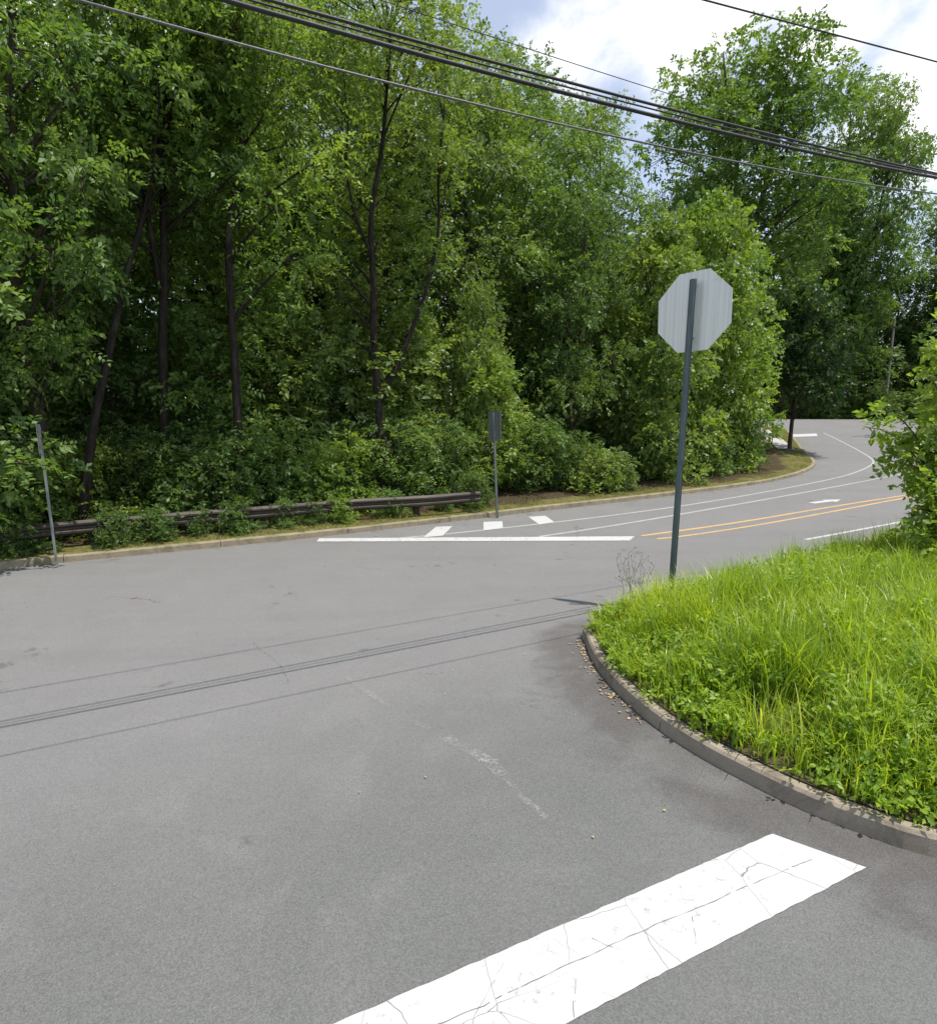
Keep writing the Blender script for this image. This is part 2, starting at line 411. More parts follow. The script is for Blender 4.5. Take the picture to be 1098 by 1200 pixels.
me = mesh_np('road', V, [Fq], [M_ASPH], {'main': ss(-1.9, 1.5, qv - main_line), 'stain': stain}, True)
struct(link('road', me))
g = axis(-60, 90, 5.0, -1500, 1500, 1.3, 300)
GX, GY = np.meshgrid(g, g, indexing='ij')
V = np.stack([GX, GY, gz(GX, GY) - 1.0], -1).reshape(-1, 3); n_ = len(g)
ii = (np.arange(n_ - 1)[:, None] * n_ + np.arange(n_ - 1)[None]).ravel()
struct(link('ground', mesh_np('ground', V, [np.stack([ii, ii + n_, ii + n_ + 1, ii + 1], 1)], [M_GROUND], None, True)))

def cdt_sheet(name, poly, pts, zfun, material, attrs=None):
    vs = [Vector(p) for p in poly]; n = len(vs); ed = [(i, (i + 1) % n) for i in range(n)]
    vs += [Vector(p) for p in pts]
    ov, oe, of, *_ = delaunay_2d_cdt(vs, ed, [list(range(n))], 1, 1e-5)
    P = np.array([v[:] for v in ov]); Z = zfun(P[:, 0], P[:, 1])
    tri = np.array([f for f in of if len(f) == 3], np.int32)
    at = {k: f(P) for k, f in (attrs or {}).items()}
    return link(name, mesh_np(name, np.c_[P, Z], [tri], [material], at, True))
rs = np.random.RandomState(5)
def pts_near(xs, ys, jit):
    A, B = np.meshgrid(xs, ys, indexing='ij'); P = np.stack([A.ravel(), B.ravel()], 1); return P + rs.uniform(-jit, jit, P.shape)
def offset_path(path, d):
    P = np.asarray(path); T = np.gradient(P, axis=0); T /= np.linalg.norm(T, axis=1)[:, None]; return P + np.stack([-T[:, 1], T[:, 0]], 1) * d
# far verge (woodland floor, grass strip at the kerb)
inner = offset_path(far_kerb, .155)
verge_poly = list(inner) + [np.array((-100., 140.)), np.array((-200., 60.)), np.array((-200., -40.))]
cand = np.concatenate([pts_near(np.arange(-45, 40, 1.0), np.arange(-10, 62, 1.0), .2), pts_near(np.arange(-190, 40, 8.), np.arange(-30, 130, 8.), 1)])
def vz(x, y):
    k = seg_dist(np.stack([x, y], 1), far_kerb)
    return gz(x, y) + .135 + .05 * ss(.2, 1.5, k) - .25 * ss(2.5, 9, k) + .04 * np.sin(x * 2.1 + y) * ss(.4, 2, k)
def inside(P, poly):
    P = np.asarray(P); c = np.zeros(len(P), bool); poly = np.asarray(poly)
    for a, b in zip(poly, np.roll(poly, -1, 0)):
        m = (a[1] > P[:, 1]) != (b[1] > P[:, 1])
        with np.errstate(divide='ignore', invalid='ignore'):
            c ^= m & (P[:, 0] < (b[0] - a[0]) * (P[:, 1] - a[1]) / (b[1] - a[1] + 1e-12) + a[0])
    return c
cand = cand[inside(cand, verge_poly) & (seg_dist(cand, inner) > .3)]
extra = [offset_path(far_kerb, d) for d in (.5, .9)]
extra = np.concatenate(extra); extra = extra[inside(extra, verge_poly) & (seg_dist(extra, inner) > .2)]
verge = struct(cdt_sheet('verge', verge_poly, np.concatenate([cand, extra]), vz, M_VERGE, {'kerbdist': lambda P: seg_dist(P, far_kerb) * (1 - .78 * ss(14, 21, P[:, 0]))}))
# raised corner island of soil under the tall grass
inner_i = offset_path(kerb_path, -.095)
isl_poly = list(inner_i)[::-1]
SIGN_XY = None
def iz(x, y):
    P = np.stack([x, y], 1); k = seg_dist(P, kerb_path)
    return gz(x, y) + .135 + .17 * ss(.1, 1.4, k) + .03 * np.sin(x * 3 + 1) * np.cos(y * 2.6) * ss(.2, .8, k)
cand = np.concatenate([pts_near(np.arange(.5, 9, .22), np.arange(1.2, 10.5, .22), .05), pts_near(np.arange(9, 75, 2.), np.arange(-8, 46, 2.), .4)])
isl_clean = list(np.array(isl_poly))
cand = cand[inside(cand, isl_clean) & (seg_dist(cand, inner_i) > .12)]
struct(cdt_sheet('grass_bank', isl_clean, cand, iz, M_SOIL))
# ground rising beyond the bend
far_poly = [np.array(p, float) for p in ((-160, 150), (-60, 76), (20, 66), (60, 64), (100, 45), (100, 10), (200, 10), (250, 200), (-160, 300))]
cand = pts_near(np.arange(-150, 240, 6.), np.arange(12, 290, 6.), 1); cand = cand[inside(cand, far_poly)]
struct(cdt_sheet('hillside', far_poly, cand, lambda x, y: gz(x, y) + .012 + .25 * ss(66, 69, y) + 3 * ss(70, 140, y), M_GROUND))

# short concrete path crossing the grass strip at the bend
pp = resample([un(942, 528, .15), un(925, 516, .15), un(903, 503, .15)], .4); T_ = np.gradient(pp, axis=0); T_ /= np.linalg.norm(T_, axis=1)[:, None]; n_ = np.stack([-T_[:, 1], T_[:, 0]], 1)
Pw = np.stack([pp + n_ * 1.5, pp + n_ * .45], 1).reshape(-1, 2); i_ = np.arange(len(pp) - 1)[:, None] * 2
struct(link('path', mesh_np('path', np.c_[Pw, vz(Pw[:, 0], Pw[:, 1]) + .05], [i_ + np.array([0, 1, 3, 2])], [M_WALK])))
# kerbs: cast in lengths with open joints
def kerb(name, path, side, material, h=.15, wtop=.16, L_=3.0):
    P = resample(path, .12); d = np.r_[0, np.cumsum(np.linalg.norm(np.diff(P, axis=0), axis=1))]
    b = MB(); rr = random.Random(3); i = 0
    lim = len(P)
    while i < lim - 2:
        j = int(np.searchsorted(d, d[i] + L_)); j = min(j, lim - 1)
        seg = P[i:j + 1].copy()
        if len(seg) < 2: break
        t0 = (seg[1] - seg[0]); seg[0] += t0 * .05; seg[-1] -= (seg[-1] - seg[-2]) * .05
        dz = rr.uniform(-.008, .008)
        z = gz(seg[:, 0], seg[:, 1]) + dz
        b.sweep(np.c_[seg, z], [(-.012, -.12), (0.006, h - .02), (.024, h), (wtop, h - .002), (wtop, -.12)], side)
        i = j
    return struct(b.build(name, material))
m_ = [i for i, p in enumerate(kerb_path) if -12 < p[0] < 42]
kerb('kerb', kerb_path[m_], -1, M_KERB, .125, .105, 2.4)
m_ = [i for i, p in enumerate(far_kerb) if p[0] > -45]
kerb('kerb', far_kerb[m_], 1, M_KERB2, .14, .17)

# ------------------------------------------------------------------ road markings
def strip(path, w, dz=.004, dash=None, taper=False):
    P = resample(path, .2); d = np.r_[0, np.cumsum(np.linalg.norm(np.diff(P, axis=0), axis=1))]
    T = np.gradient(P, axis=0); T /= np.linalg.norm(T, axis=1)[:, None]; Nn = np.stack([-T[:, 1], T[:, 0]], 1)
    A = P + Nn * w / 2; B = P - Nn * w / 2; V = []
    for a, b in zip(A, B): V += [(a[0], a[1], gz(a[0], a[1]) + dz), (b[0], b[1], gz(b[0], b[1]) + dz)]
    Fc = [(2 * i, 2 * i + 1, 2 * i + 3, 2 * i + 2) for i in range(len(P) - 1) if not dash or (d[i] % (dash[0] + dash[1])) < dash[0]]
    return V, Fc
jit = np.random.RandomState(6)
def quad_patch(c, dz=.004, step=.15):
    c = [np.array(p, float) for p in c]
    nu = max(2, int(np.linalg.norm(c[1] - c[0]) / step)); nv = max(2, int(np.linalg.norm(c[3] - c[0]) / step)); V = []
    for i in range(nu + 1):
        for j in range(nv + 1):
            u, v = i / nu, j / nv
            p = (c[0] * (1 - u) + c[1] * u) * (1 - v) + (c[3] * (1 - u) + c[2] * u) * v
            if i in (0, nu) or j in (0, nv): p = p + jit.uniform(-.0028, .0028, 2)
            V.append((p[0], p[1], gz(*p) + dz))
    Fc = [(i * (nv + 1) + j, (i + 1) * (nv + 1) + j, (i + 1) * (nv + 1) + j + 1, i * (nv + 1) + j + 1) for i in range(nu) for j in range(nv)]
    return V, Fc
def marking(name, shapes, material):
    b = MB()
    for V, Fc in shapes: b.add(V, Fc)
    return struct(b.build(name, material))
A0, A1 = un(905, 978), un(395, 1200); B0, B1 = un(1015, 1018), un(690, 1200)
da = (A1 - A0) / np.linalg.norm(A1 - A0); db = da
marking('stop_bar', [quad_patch([A0, A0 + da * 5.5, B0 + da * 5.3, B0], .004, .05)], M_WHITE)
marking('far_stop_line', [quad_patch([un(371, 635), un(374, 631.2), un(744, 628.8), un(738, 633.8)], .008)], M_LINE)
for q4 in ([(511, 617.6), (530, 617), (519, 628), (496, 630)], [(566.6, 612), (588.5, 611), (589.5, 619), (566.6, 622)], [(619, 606), (639, 604.6), (649.6, 612), (632, 615)]):
    marking('crosswalk_bar', [quad_patch([un(*p) for p in q4], .008)], M_WHITE)
def pxl(*pts): return smooth([un(*p) for p in pts], 2)
marking('edge_line', [strip(pxl((470, 630.5), (524, 626), (620, 615.5), (720, 604), (820, 590), (912, 574), (982, 560), (1012, 550), (1024, 543.5), (1023, 537.5), (1000, 524), (965, 507)), .11)], M_THIN)
marking('lane_line', [strip(pxl((632, 629), (720, 616), (825, 598), (930, 579.5), (1007, 565), (1080, 550)), .11)], M_THIN)
yl_a = pxl((752, 628), (860, 613.5), (968, 595), (1044, 583), (1090, 576)); yl_b = pxl((770, 631.5), (797, 629), (860, 620), (916, 610.5), (968, 601), (1055, 584.5), (1100, 576.5))
marking('centre_line', [strip(yl_a, .115), strip(yl_b, .115)], M_YEL)
marking('edge_line', [strip(pxl((944, 632.5), (1012, 620), (1078, 607.5), (1200, 583)), .13)], M_WHITE)
marking('far_stop_line', [quad_patch([un(928, 512), un(929, 509), un(957, 508), un(958, 511)], .006)], M_WHITE)
a_ = un(951, 589.5); b_ = un(984, 585.5); d_ = (b_ - a_) / np.linalg.norm(b_ - a_); n_ = np.array([-d_[1], d_[0]]); Ln = np.linalg.norm(b_ - a_)
marking('lane_arrow', [quad_patch([a_ - n_ * .12, a_ + d_ * Ln * .6 - n_ * .12, a_ + d_ * Ln * .6 + n_ * .12, a_ + n_ * .12]),
                       quad_patch([a_ + d_ * Ln * .6 - n_ * .26, a_ + d_ * Ln - n_ * .03, a_ + d_ * Ln + n_ * .03, a_ + d_ * Ln * .6 + n_ * .26])], M_WHITE)
gl = [[(522, 865), (545, 877), (568, 889), (590, 910)], [(470, 840), (503, 855)], [(405, 793), (430, 812), (455, 829)], [(560, 893), (585, 893)], [(592, 912), (612, 935), (640, 960)]]
marking('worn_line', [strip([un(*p) for p in pl_], w_) for pl_, w_ in zip(gl, (.10, .07, .06, .06, .05))], M_GHOST)

M_CRACK, t_, o_ = mat('crack_dark'); princ(t_, o_, (.13, .128, .122), .95, .1)
def crack_line(pts, w, amp, seed, gap=.0):
    r = np.random.RandomState(seed); P = resample(pts, .03); T = np.gradient(P, axis=0); T /= np.linalg.norm(T, axis=1)[:, None]; n = np.stack([-T[:, 1], T[:, 0]], 1)
    wob = np.cumsum(r.normal(size=len(P)) * amp); wob -= np.linspace(0, wob[-1], len(P)); P = P + n * wob[:, None]; ww = w * r.uniform(.25, 1.3, len(P)); V = []
    for a, nn, q in zip(P, n, ww):
        for sg in (.5, -.5): b = a + nn * sg * q; V.append((b[0], b[1], gz(*b) + .0065))
    return V, [(2 * i, 2 * i + 1, 2 * i + 3, 2 * i + 2) for i in range(len(P) - 1) if r.uniform() > gap]
c0 = A0 * .42 + B0 * .58 + da * .12
marking('pavement_crack', [crack_line([c0, c0 + da * 2.9 + np.array([-.01, .06])], .0028, .0022, 1, .12), crack_line([c0 + da * 1.9 + np.array([-.05, .17]), c0 + da * 2.1, c0 + da * 2.25 + np.array([.12, -.2])], .0025, .003, 2, .4)]
        + [crack_line([c0 + da * a + np.array([-.06, .14]) * u, c0 + da * (a + .12) + np.array([-.06, .14]) * v], .002, .003, 3 + k, .5) for k, (a, u, v) in enumerate(((.5, 0, 1), (.9, 0, -1), (1.35, 0, 1.1), (1.6, 0, -1.1), (2.4, 0, 1.2), (2.6, 0, -1)))], M_CRACK)
marking('pavement_crack', [crack_line([un(296, 752), un(320, 772), un(332, 784), un(338, 800)], .006, .005, 11, .4), crack_line([un(0, 812), un(170, 786), un(300, 760)], .006, .006, 12, .5)], M_CRACK)

# ------------------------------------------------------------------ street furniture
def frame_T(xy, z, yaw): return Matrix.Translation((xy[0], xy[1], z)) @ Matrix.Rotation(yaw, 4, 'Z')
def channel(hw, dp, th):          # U-channel section in x,y
    return [(-hw, 0), (-hw * .62, 0), (-hw * .45, -dp), (hw * .45, -dp), (hw * .62, 0), (hw, 0), (hw, -th), (hw * .7, -th), (hw * .53, -dp - th), (-hw * .53, -dp - th), (-hw * .7, -th), (-hw, -th)]
def extrude_z(b, outline, p0, p1, yaw):
    n = len(outline); c, s = math.cos(yaw), math.sin(yaw); V = []
    for p in (p0, p1):
        for x, y in outline: V.append((p[0] + c * x - s * y, p[1] + s * x + c * y, p[2]))
    b.add(V, [tuple(range(n)), tuple(range(2 * n - 1, n - 1, -1))] + [(i, (i + 1) % n, (i + 1) % n + n, i + n) for i in range(n)])

# stop sign seen from behind
sz = float(iz(np.array([2.45]), np.array([7.0]))[0])
d = ray(787, 689); t = (sz - CAM[2]) / d[2]; base = CAM + t * d
d = ray(812.5, 327); t = (base[1] - .02) / d[1]; top = CAM + t * d
YAW = math.radians(47)            # the right-hand edge of the plate is the nearer one
root = empty('stop_sign', base, 'octagonal stop sign seen from its bare metal back on a post in tall grass', 'stop sign')
bl = np.zeros(3); tl = top - base
b = MB(); extrude_z(b, channel(.043, .035, .007), bl - (tl / np.linalg.norm(tl)) * .4, tl, -YAW * .6)
b.build('post', M_POST, root)
u = tl / np.linalg.norm(tl)
ctr = u * (np.linalg.norm(tl) - .37 * 1.0)
dpx = 116 / 1.0
scale_px = F / (base[1] * math.cos(PITCH) + (CAM[2] - top[2]) * math.sin(PITCH))
R8 = 93 / scale_px / 2 * .985 / math.cos(math.pi / 8)
ctr = u * np.linalg.norm(tl) + np.array([0, 0, 0]); cpx = ray(812, 365); tt = (base[1] + .05) / cpx[1]; ctr = CAM + tt * cpx - base
Tm = Matrix.Translation(Vector(ctr)) @ Matrix.Rotation(-YAW, 4, 'Z') @ Matrix.Rotation(math.radians(-2.0), 4, 'Y')
oct_ = [(R8 * math.cos(math.pi / 8 + k * math.pi / 4), R8 * math.sin(math.pi / 8 + k * math.pi / 4)) for k in range(8)]
b = MB(); b.prism(oct_, Tm @ Matrix.Translation((0, .012, 0)), .004); sp = b.build('sign_plate', M_ALU, root)
b = MB(); b.prism([(x * .995, z * .995) for x, z in oct_], Tm @ Matrix.Translation((0, .0162, 0)), .0015); b.build('sign_face', M_RED, sp)
for k in (-1, 1):
    b = MB(); b.tube([Tm @ Vector((0, -.055, k * R8 * .62)), Tm @ Vector((0, .013, k * R8 * .62))], .017, 6)
    b.build('bolt', M_GALV, root)

# two small signs on the far verge
def verge_sign(px, pyb, pyt, plate_w, plate_h, yaw, label, lean_px, pmat, plmat, rpost):
    bp = un(px, pyb, .15); z = float(vz(bp[:1], bp[1:])[0]); base = np.array([bp[0], bp[1], z])
    d = ray(lean_px, pyt); t = bp[1] / d[1]; top = CAM + t * d - base
    r = empty('road_sign', base, label, 'road sign')
    b = MB(); extrude_z(b, channel(rpost, rpost * .8, .006), -top * .12, top * (.985), yaw); b.build('post', pmat, r)
    T = Matrix.Translation(Vector(top - (top / np.linalg.norm(top)) * plate_h / 2)) @ Matrix.Rotation(yaw, 4, 'Z')
    w, h = plate_w / 2, plate_h / 2; rr = .035; o = []
    for cx, cz, a0 in ((w - rr, h - rr, 0), (-w + rr, h - rr, 90), (-w + rr, -h + rr, 180), (w - rr, -h + rr, 270)):
        for a in (0, 30, 60, 90): o.append((cx + rr * math.cos(math.radians(a0 + a)), cz + rr * math.sin(math.radians(a0 + a))))
    b = MB(); b.prism(o, T @ Matrix.Translation((0, .008, 0)), .004); pl = b.build('sign_plate', plmat, r)
    b = MB(); b.prism(o, T @ Matrix.Translation((0, .0125, 0)), .001); b.build('sign_face', M_SIGNW, pl)
    for k in (-.6, .6):
        b = MB(); b.tube([T @ Vector((0, -.05, k * h)), T @ Vector((0, .009, k * h))], .012, 6); b.build('bolt', M_GALV, r)
    return r
verge_sign(583, 601, 481.5, .62, .84, math.radians(-58), 'small upright grey sign plate seen from behind on a thin post at the far kerb', 578.5, M_GALV, M_PLATE, .045)
verge_sign(64, 654, 494.5, .60, .62, math.radians(124), 'thin pale sign post with its plate turned edge on, in front of the guardrail', 43, M_GALV, M_GALV, .05)

# guardrail: a sagging W-beam on timber posts
rail_px = [(-160, 643), (0, 628), (61, 620.5), (210, 608), (325, 599), (417, 591), (494, 587.5), (562, 581.5)]
rp = []
for p in rail_px:
    xy = un(p[0], p[1], .58); rp.append(xy)
rp = smooth(rp, 2)
rp = np.concatenate([[rp[0] - PA * 16], rp])
gr = empty('guardrail', (*rp[len(rp) // 2], float(vz(*[np.array([c]) for c in rp[len(rp) // 2]])[0])), 'long weathered steel guardrail on wooden posts along the edge of the wood', 'guardrail')
g0 = np.array(gr.location)
R_ = resample(rp, .3); zz = gz(R_[:, 0], R_[:, 1]) + .58
b = MB()
wprof = [(0, .155), (-.025, .15), (-.075, .10), (-.075, .06), (-.012, .02), (-.012, -.02), (-.075, -.06), (-.075, -.10), (-.025, -.15), (0, -.155)]
wprof = wprof + [(x + .012, z) for x, z in wprof[::-1]]
b.sweep(np.c_[R_, zz] - g0, wprof, 1.0); b.build('rail_beam', M_RAIL, gr)
for k in range(6, len(R_) - 3, 13):
    b = MB(); b.sweep(np.c_[R_[k:k + 2], zz[k:k + 2]] - g0, [(x - .005, z * 1.01) for x, z in wprof], 1.0)
    for hz_ in (.085, -.085):
        for f in (.2, .5, .8):
            p = R_[k] * (1 - f) + R_[k + 1] * f; tt_ = R_[k + 1] - R_[k]; tt_ /= np.linalg.norm(tt_); nn_ = np.array([-tt_[1], tt_[0]])
            q0 = np.array([*(p - nn_ * .075), zz[k] + hz_]) - g0; b.tube([q0, q0 - np.array([*nn_, 0]) * .022], .016, 6)
    b.build('splice', M_RAIL, gr)
tot = np.linalg.norm(np.diff(R_, axis=0), axis=1).sum(); step = 1.9
k = 0
Pp = resample(R_, step)
for i, p in enumerate(Pp[:-1]):
    tdir = Pp[i + 1] - p; yaw = math.atan2(tdir[1], tdir[0])
    pz = float(vz(np.array([p[0]]), np.array([p[1]]))[0])
    nn = np.array([-math.sin(yaw), math.cos(yaw)])
    b = MB(); T = frame_T(p + nn * .13 - g0[:2], 0, yaw)
    zt = float(gz(*p)) + .71 - g0[2]
    b.prism([(-.08, pz - g0[2] - .3), (.08, pz - g0[2] - .3), (.08, zt), (-.08, zt)], T, .18)
    b.box(T, -.07, .07, -.115, -.002, zt - .30, zt - .05)
    b.build('post', M_WOODPOST, gr)

# overhead cables: height and course follow from where each one and its shadow on the road are seen
def wire_fit(img, sh):
    A, B = un(*sh[0]), un(*sh[1]); dv = B - A; n = np.array([-dv[1], dv[0]]) / np.linalg.norm(dv); out = []
    S = SUN_H * SUN_TAN
    for w in img:
        r = ray(*w); k0 = n @ (CAM[:2] - (CAM[2] + .1) * S - A); m0 = n @ (r[:2] - r[2] * S); out.append(CAM - k0 / m0 * r)
    P = np.array(out); c = P[:, :2].mean(0); s = (P[:, :2] - c) @ (dv / np.linalg.norm(dv)); e = dv / np.linalg.norm(dv)
    lat = np.polyfit(s, (P[:, :2] - c) @ n, 1); hz = np.polyfit(s, P[:, 2], 2 if len(img) > 4 else 1)
    if len(hz) == 3 and hz[0] < 0.0008: hz = np.r_[.0008, np.polyfit(s, P[:, 2] - .0008 * s * s, 1)]
    t = np.linspace(-45, 60, 140)
    return np.c_[c + np.outer(t, e) + np.outer(np.polyval(lat, t), n), np.polyval(hz, t)]
def cable(path, r, m, label, group='overhead cables'):
    o0 = path[len(path) // 2]; b = MB(); b.tube(path - o0, r, 6); o = b.build('overhead_cable', m, None, True); o.location = o0
    return tag(o, label, 'cable', group)
cT = wire_fit([(300, -8), (446, 40), (591, 74), (700, 106), (900, 156), (1098, 203)], [(0, 849), (700, 711)])
cB = wire_fit([(300, 6), (446, 54), (591, 88), (700, 122), (900, 165), (1098, 208)], [(0, 856), (700, 717)])
cM = (cT + cB) / 2
cable(cT, .0135, M_CABLE, 'uppermost of the three thick black cables hung close together over the road')
cable(cM + np.array([0, 0, .005]),   .008, M_CABLE, 'thin black strand running between the two thicker cables over the road')
cable(cB, .018, M_CABLE, 'lowest and thickest of the three black cables hung close together')
cable(wire_fit([(80, -3), (200, 29), (400, 82), (591, 127), (763, 173), (946, 203)], [(0, 889), (612, 758)]), .008, M_CABLE2, 'single thin grey cable hanging below the thick black bundle')
c3 = wire_fit([(820, -2), (960, 35), (1098, 72)], [(0, 815), (637, 704)])
cable(c3, .010, M_CABLE, 'single thin cable highest up, crossing the open sky')
c4 = cT.copy(); d = ray(713, 87); d2 = ray(763, 103)
P1 = CAM + d * 15.5; P2 = CAM + d2 * 16.4; e = (P2 - P1) / np.linalg.norm(P2 - P1)
cable(np.array([P1 + e * s + np.array([0, 0, .0008 * s * s]) for s in np.linspace(-30, 45, 60)]), .010, M_CABLE, 'fine dark cable just above the thick bundle, seen against the sky between two trees')

# utility pole far off
xy = col_y(1020, 66); zb = float(gz(*xy)); pr = empty('utility_pole', (xy[0], xy[1], zb), 'slim pale utility pole far off in front of the dark trees', 'utility pole')
b = MB(); b.tube([(0, 0, -.5), (0, 0, 4), (0, .05, 10.5)], [.17, .15, .11], 10); b.build('pole', M_POLE, pr)
b = MB(); b.box(Matrix.Rotation(.5, 4, 'Z'), -1.1, 1.1, -.16, -.06, 9.6, 9.75); b.build('crossarm', M_WOODPOST, pr)

# ------------------------------------------------------------------ foliage
def unit(v): return v / (np.linalg.norm(v, axis=-1, keepdims=True) + 1e-9)
def leaves(base, direc, normal, ln, wd, tint, droop=.15, fold=False):
    """one small blade per row; returns V, quads, tint"""
    n = len(base); side = unit(np.cross(direc, normal)); up = unit(np.cross(side, direc))
    l = ln[:, None]; w = wd[:, None]
    mid = base + direc * l * .45 + up * l * .04
    tip = base + direc * l - np.array([0, 0, 1.]) * l * droop
    if not fold:
        V = np.stack([base, mid + side * w * .5, tip, mid - side * w * .5], 1).reshape(-1, 3)
        Fq = np.arange(n * 4, dtype=np.int32).reshape(-1, 4); return V, Fq, np.repeat(tint, 4)
    cr = mid - up * w * .18
    V = np.stack([base, mid + side * w * .5, tip, mid - side * w * .5, cr], 1).reshape(-1, 3)
    k = np.arange(n, dtype=np.int32)[:, None] * 5
    Fq = np.concatenate([k + np.array([0, 4, 2, 1]), k + np.array([0, 3, 2, 4])]); return V, Fq, np.repeat(tint, 5)
def sprays(rng, cen, rad, per, twig_len, lp, leaf_l, leaf_w, droop=.3, flat=.6, up_bias=.25, shell=.55, fold=False):
    """clumps of foliage: every clump holds twigs, every twig leaves set left and right of it"""
    K = len(cen); cid = np.repeat(np.arange(K), per)
    dirs = unit(rng.normal(size=(K * per, 3)) * np.array([1, 1, .8])); rr = rng.uniform(0, 1, K * per) ** shell
    clump_tint = rng.uniform(0, 1, K)
    p = cen[cid] + dirs * rr[:, None] * rad[cid]
    td = unit(dirs + rng.normal(size=dirs.shape) * .55 + np.array([0, 0, up_bias]))
    nrm = unit(np.array([0, 0, 1.]) * flat + rng.normal(size=dirs.shape) * .45)
    side = unit(np.cross(td, nrm))
    n = K * per; j = np.tile(np.arange(lp), n); ti = np.repeat(np.arange(n), lp)
    f = (j + .5) / lp; tl = twig_len * rng.uniform(.6, 1.3, n)
    bp = p[ti] + td[ti] * (f * tl[ti])[:, None] - np.array([0, 0, 1.]) * (droop * tl[ti] * f ** 2)[:, None]
    sg = np.where(j % 2 == 0, 1., -1.)[:, None]
    ld = unit(td[ti] * .55 + side[ti] * sg * .9 + rng.normal(size=(len(ti), 3)) * .28)
    ln_ = unit(nrm[ti] + rng.normal(size=(len(ti), 3)) * .38)
    s = rng.uniform(.65, 1.25, len(ti))
    tint = np.clip(.5 * clump_tint[cid][ti] + .2 + rng.normal(size=len(ti)) * .22, 0, 1)
    return leaves(bp, ld, ln_, leaf_l * s, leaf_w * s, tint, .15, fold)
def env_uniform(z): return np.sqrt(np.clip(1 - (2 * z - 1) ** 2, 0, 1))
def make_tree(seed, H, base_f, R, npuff, puff_r, per, lp, leaf, trunk_r, fork=1, lean=.03, shape='oval', twig=.42, asp=.55, droop=.3, wob=.25, fork_z=.4, shell=.5, given=None):
    """returns trunk mesh and crown mesh of a tree standing at its own origin"""
    rng = np.random.RandomState(seed); b = MB()
    stems = []
    h0 = H * fork_z if fork > 1 else H * .93
    la = rng.uniform(0, 2 * math.pi)
    def stem(p0, d0, length, r0, r1, n=9, w=wob):
        P = [p0]; d = d0 / np.linalg.norm(d0); off = rng.normal(size=(n, 3)) * w * .35
        for i in range(n):
            d = d + off[i] * np.array([1, 1, .2]); d /= np.linalg.norm(d); d = d * .8 + np.array([0, 0, .2]); d /= np.linalg.norm(d)
            P.append(P[-1] + d * length / n)
        return np.array(P), np.linspace(r0, r1, n + 1)
    d0 = np.array([math.cos(la) * lean, math.sin(la) * lean, 1.])
    if given:
        for k, (Q, Rq) in enumerate(given):
            Q = np.asarray(Q, float); dd = np.r_[0, np.cumsum(np.linalg.norm(np.diff(Q, axis=0), axis=1))]; t = np.linspace(0, dd[-1], 22)
            Q = np.stack([np.interp(t, dd, Q[:, j]) for j in range(3)], 1); Q[1:-1] = (Q[:-2] + 2 * Q[1:-1] + Q[2:]) / 4
            Rq = np.linspace(Rq[0] * .8, Rq[1] * .8, 22); b.tube(Q, Rq, 9); stems.append((Q, Rq))
        P = stems[0][0]; fork = 0
    if not given: P, Rr = stem(np.array([0, 0, -.35]), d0, h0 + .35, trunk_r, trunk_r * (.72 if fork > 1 else .18)); Rr[0] *= 1.5; Rr[1] *= 1.06
    if not given: b.tube(P, Rr, 9); stems.append((P, Rr))
    if fork > 1:
        for k in range(fork):
            a = la + 2 * math.pi * k / fork + rng.uniform(-.3, .3)
            Q, Rq = stem(P[-1] - np.array([0, 0, .1]), np.array([math.cos(a) * .34, math.sin(a) * .34, 1.]), H * .95 - h0, trunk_r * .62, trunk_r * .12)
            b.tube(Q, Rq, 7); stems.append((Q, Rq))
    allP = np.concatenate([s[0] for s in stems]); allR = np.concatenate([s[1] for s in stems])
    cen = []; k = 0; tries = 0
    while len(cen) < npuff and tries < 4000:
        tries += 1
        z = rng.uniform(0, 1); r_env = {'oval': env_uniform(z * .92 + .06), 'dome': math.sqrt(max(0, 1 - z * z * .95)), 'cone': 1.05 - z * .85, 'column': .75 + .25 * math.sin(z * 9), 'round': (1 - abs(2 * z - 1) ** 3.2) ** .5}[shape]
        a = rng.uniform(0, 2 * math.pi); r = R * r_env * math.sqrt(rng.uniform(.12, 1)) * (.8 + .25 * math.sin(3 * a + seed))
        zz = H * (base_f + (1 - base_f) * z) - puff_r * .5
        ax = np.array([np.interp(zz, P[:, 2], P[:, 0]), np.interp(zz, P[:, 2], P[:, 1])])
        c = np.array([ax[0] + r * math.cos(a), ax[1] + r * math.sin(a), zz])
        if cen and min(np.linalg.norm((np.array(cen) - c) * np.array([1, 1, 1.25]), axis=1)) < puff_r * (1.05 - tries / 5000): continue
        if given and zz < .66 * H and c[1] < 1.1 * puff_r and np.abs(np.interp(c[2], P[:, 2], P[:, 0]) - c[0]) < puff_r * 1.95: continue
        cen.append(c)
    cen = np.array(cen); rad = puff_r * rng.uniform(.65, 1.25, (len(cen), 1)) * np.array([1.1, 1.1, .72])
    for c in cen:                                                     # a limb to every clump
        cand = np.where(allP[:, 2] < c[2] - .15 * np.linalg.norm(c[:2]) - .2)[0]
        if not len(cand): cand = np.arange(3)
        dd = np.linalg.norm(allP[cand] - (c - np.array([0, 0, .6 * np.linalg.norm(c[:2] - allP[cand, :2].mean(0))])), axis=1)
        s = allP[cand[np.argmin(dd)]]; sr = min(allR[cand[np.argmin(dd)]] * .55, .012 + .016 * np.linalg.norm(c - s))
        m = (s + c) / 2 + np.array([0, 0, .12 * np.linalg.norm(c - s)]) + rng.normal(size=3) * .12
        t = np.linspace(0, 1, 6)[:, None]; b.tube((1 - t) ** 2 * s + 2 * t * (1 - t) * m + t * t * c, np.linspace(sr, .012, 6), 5, False)
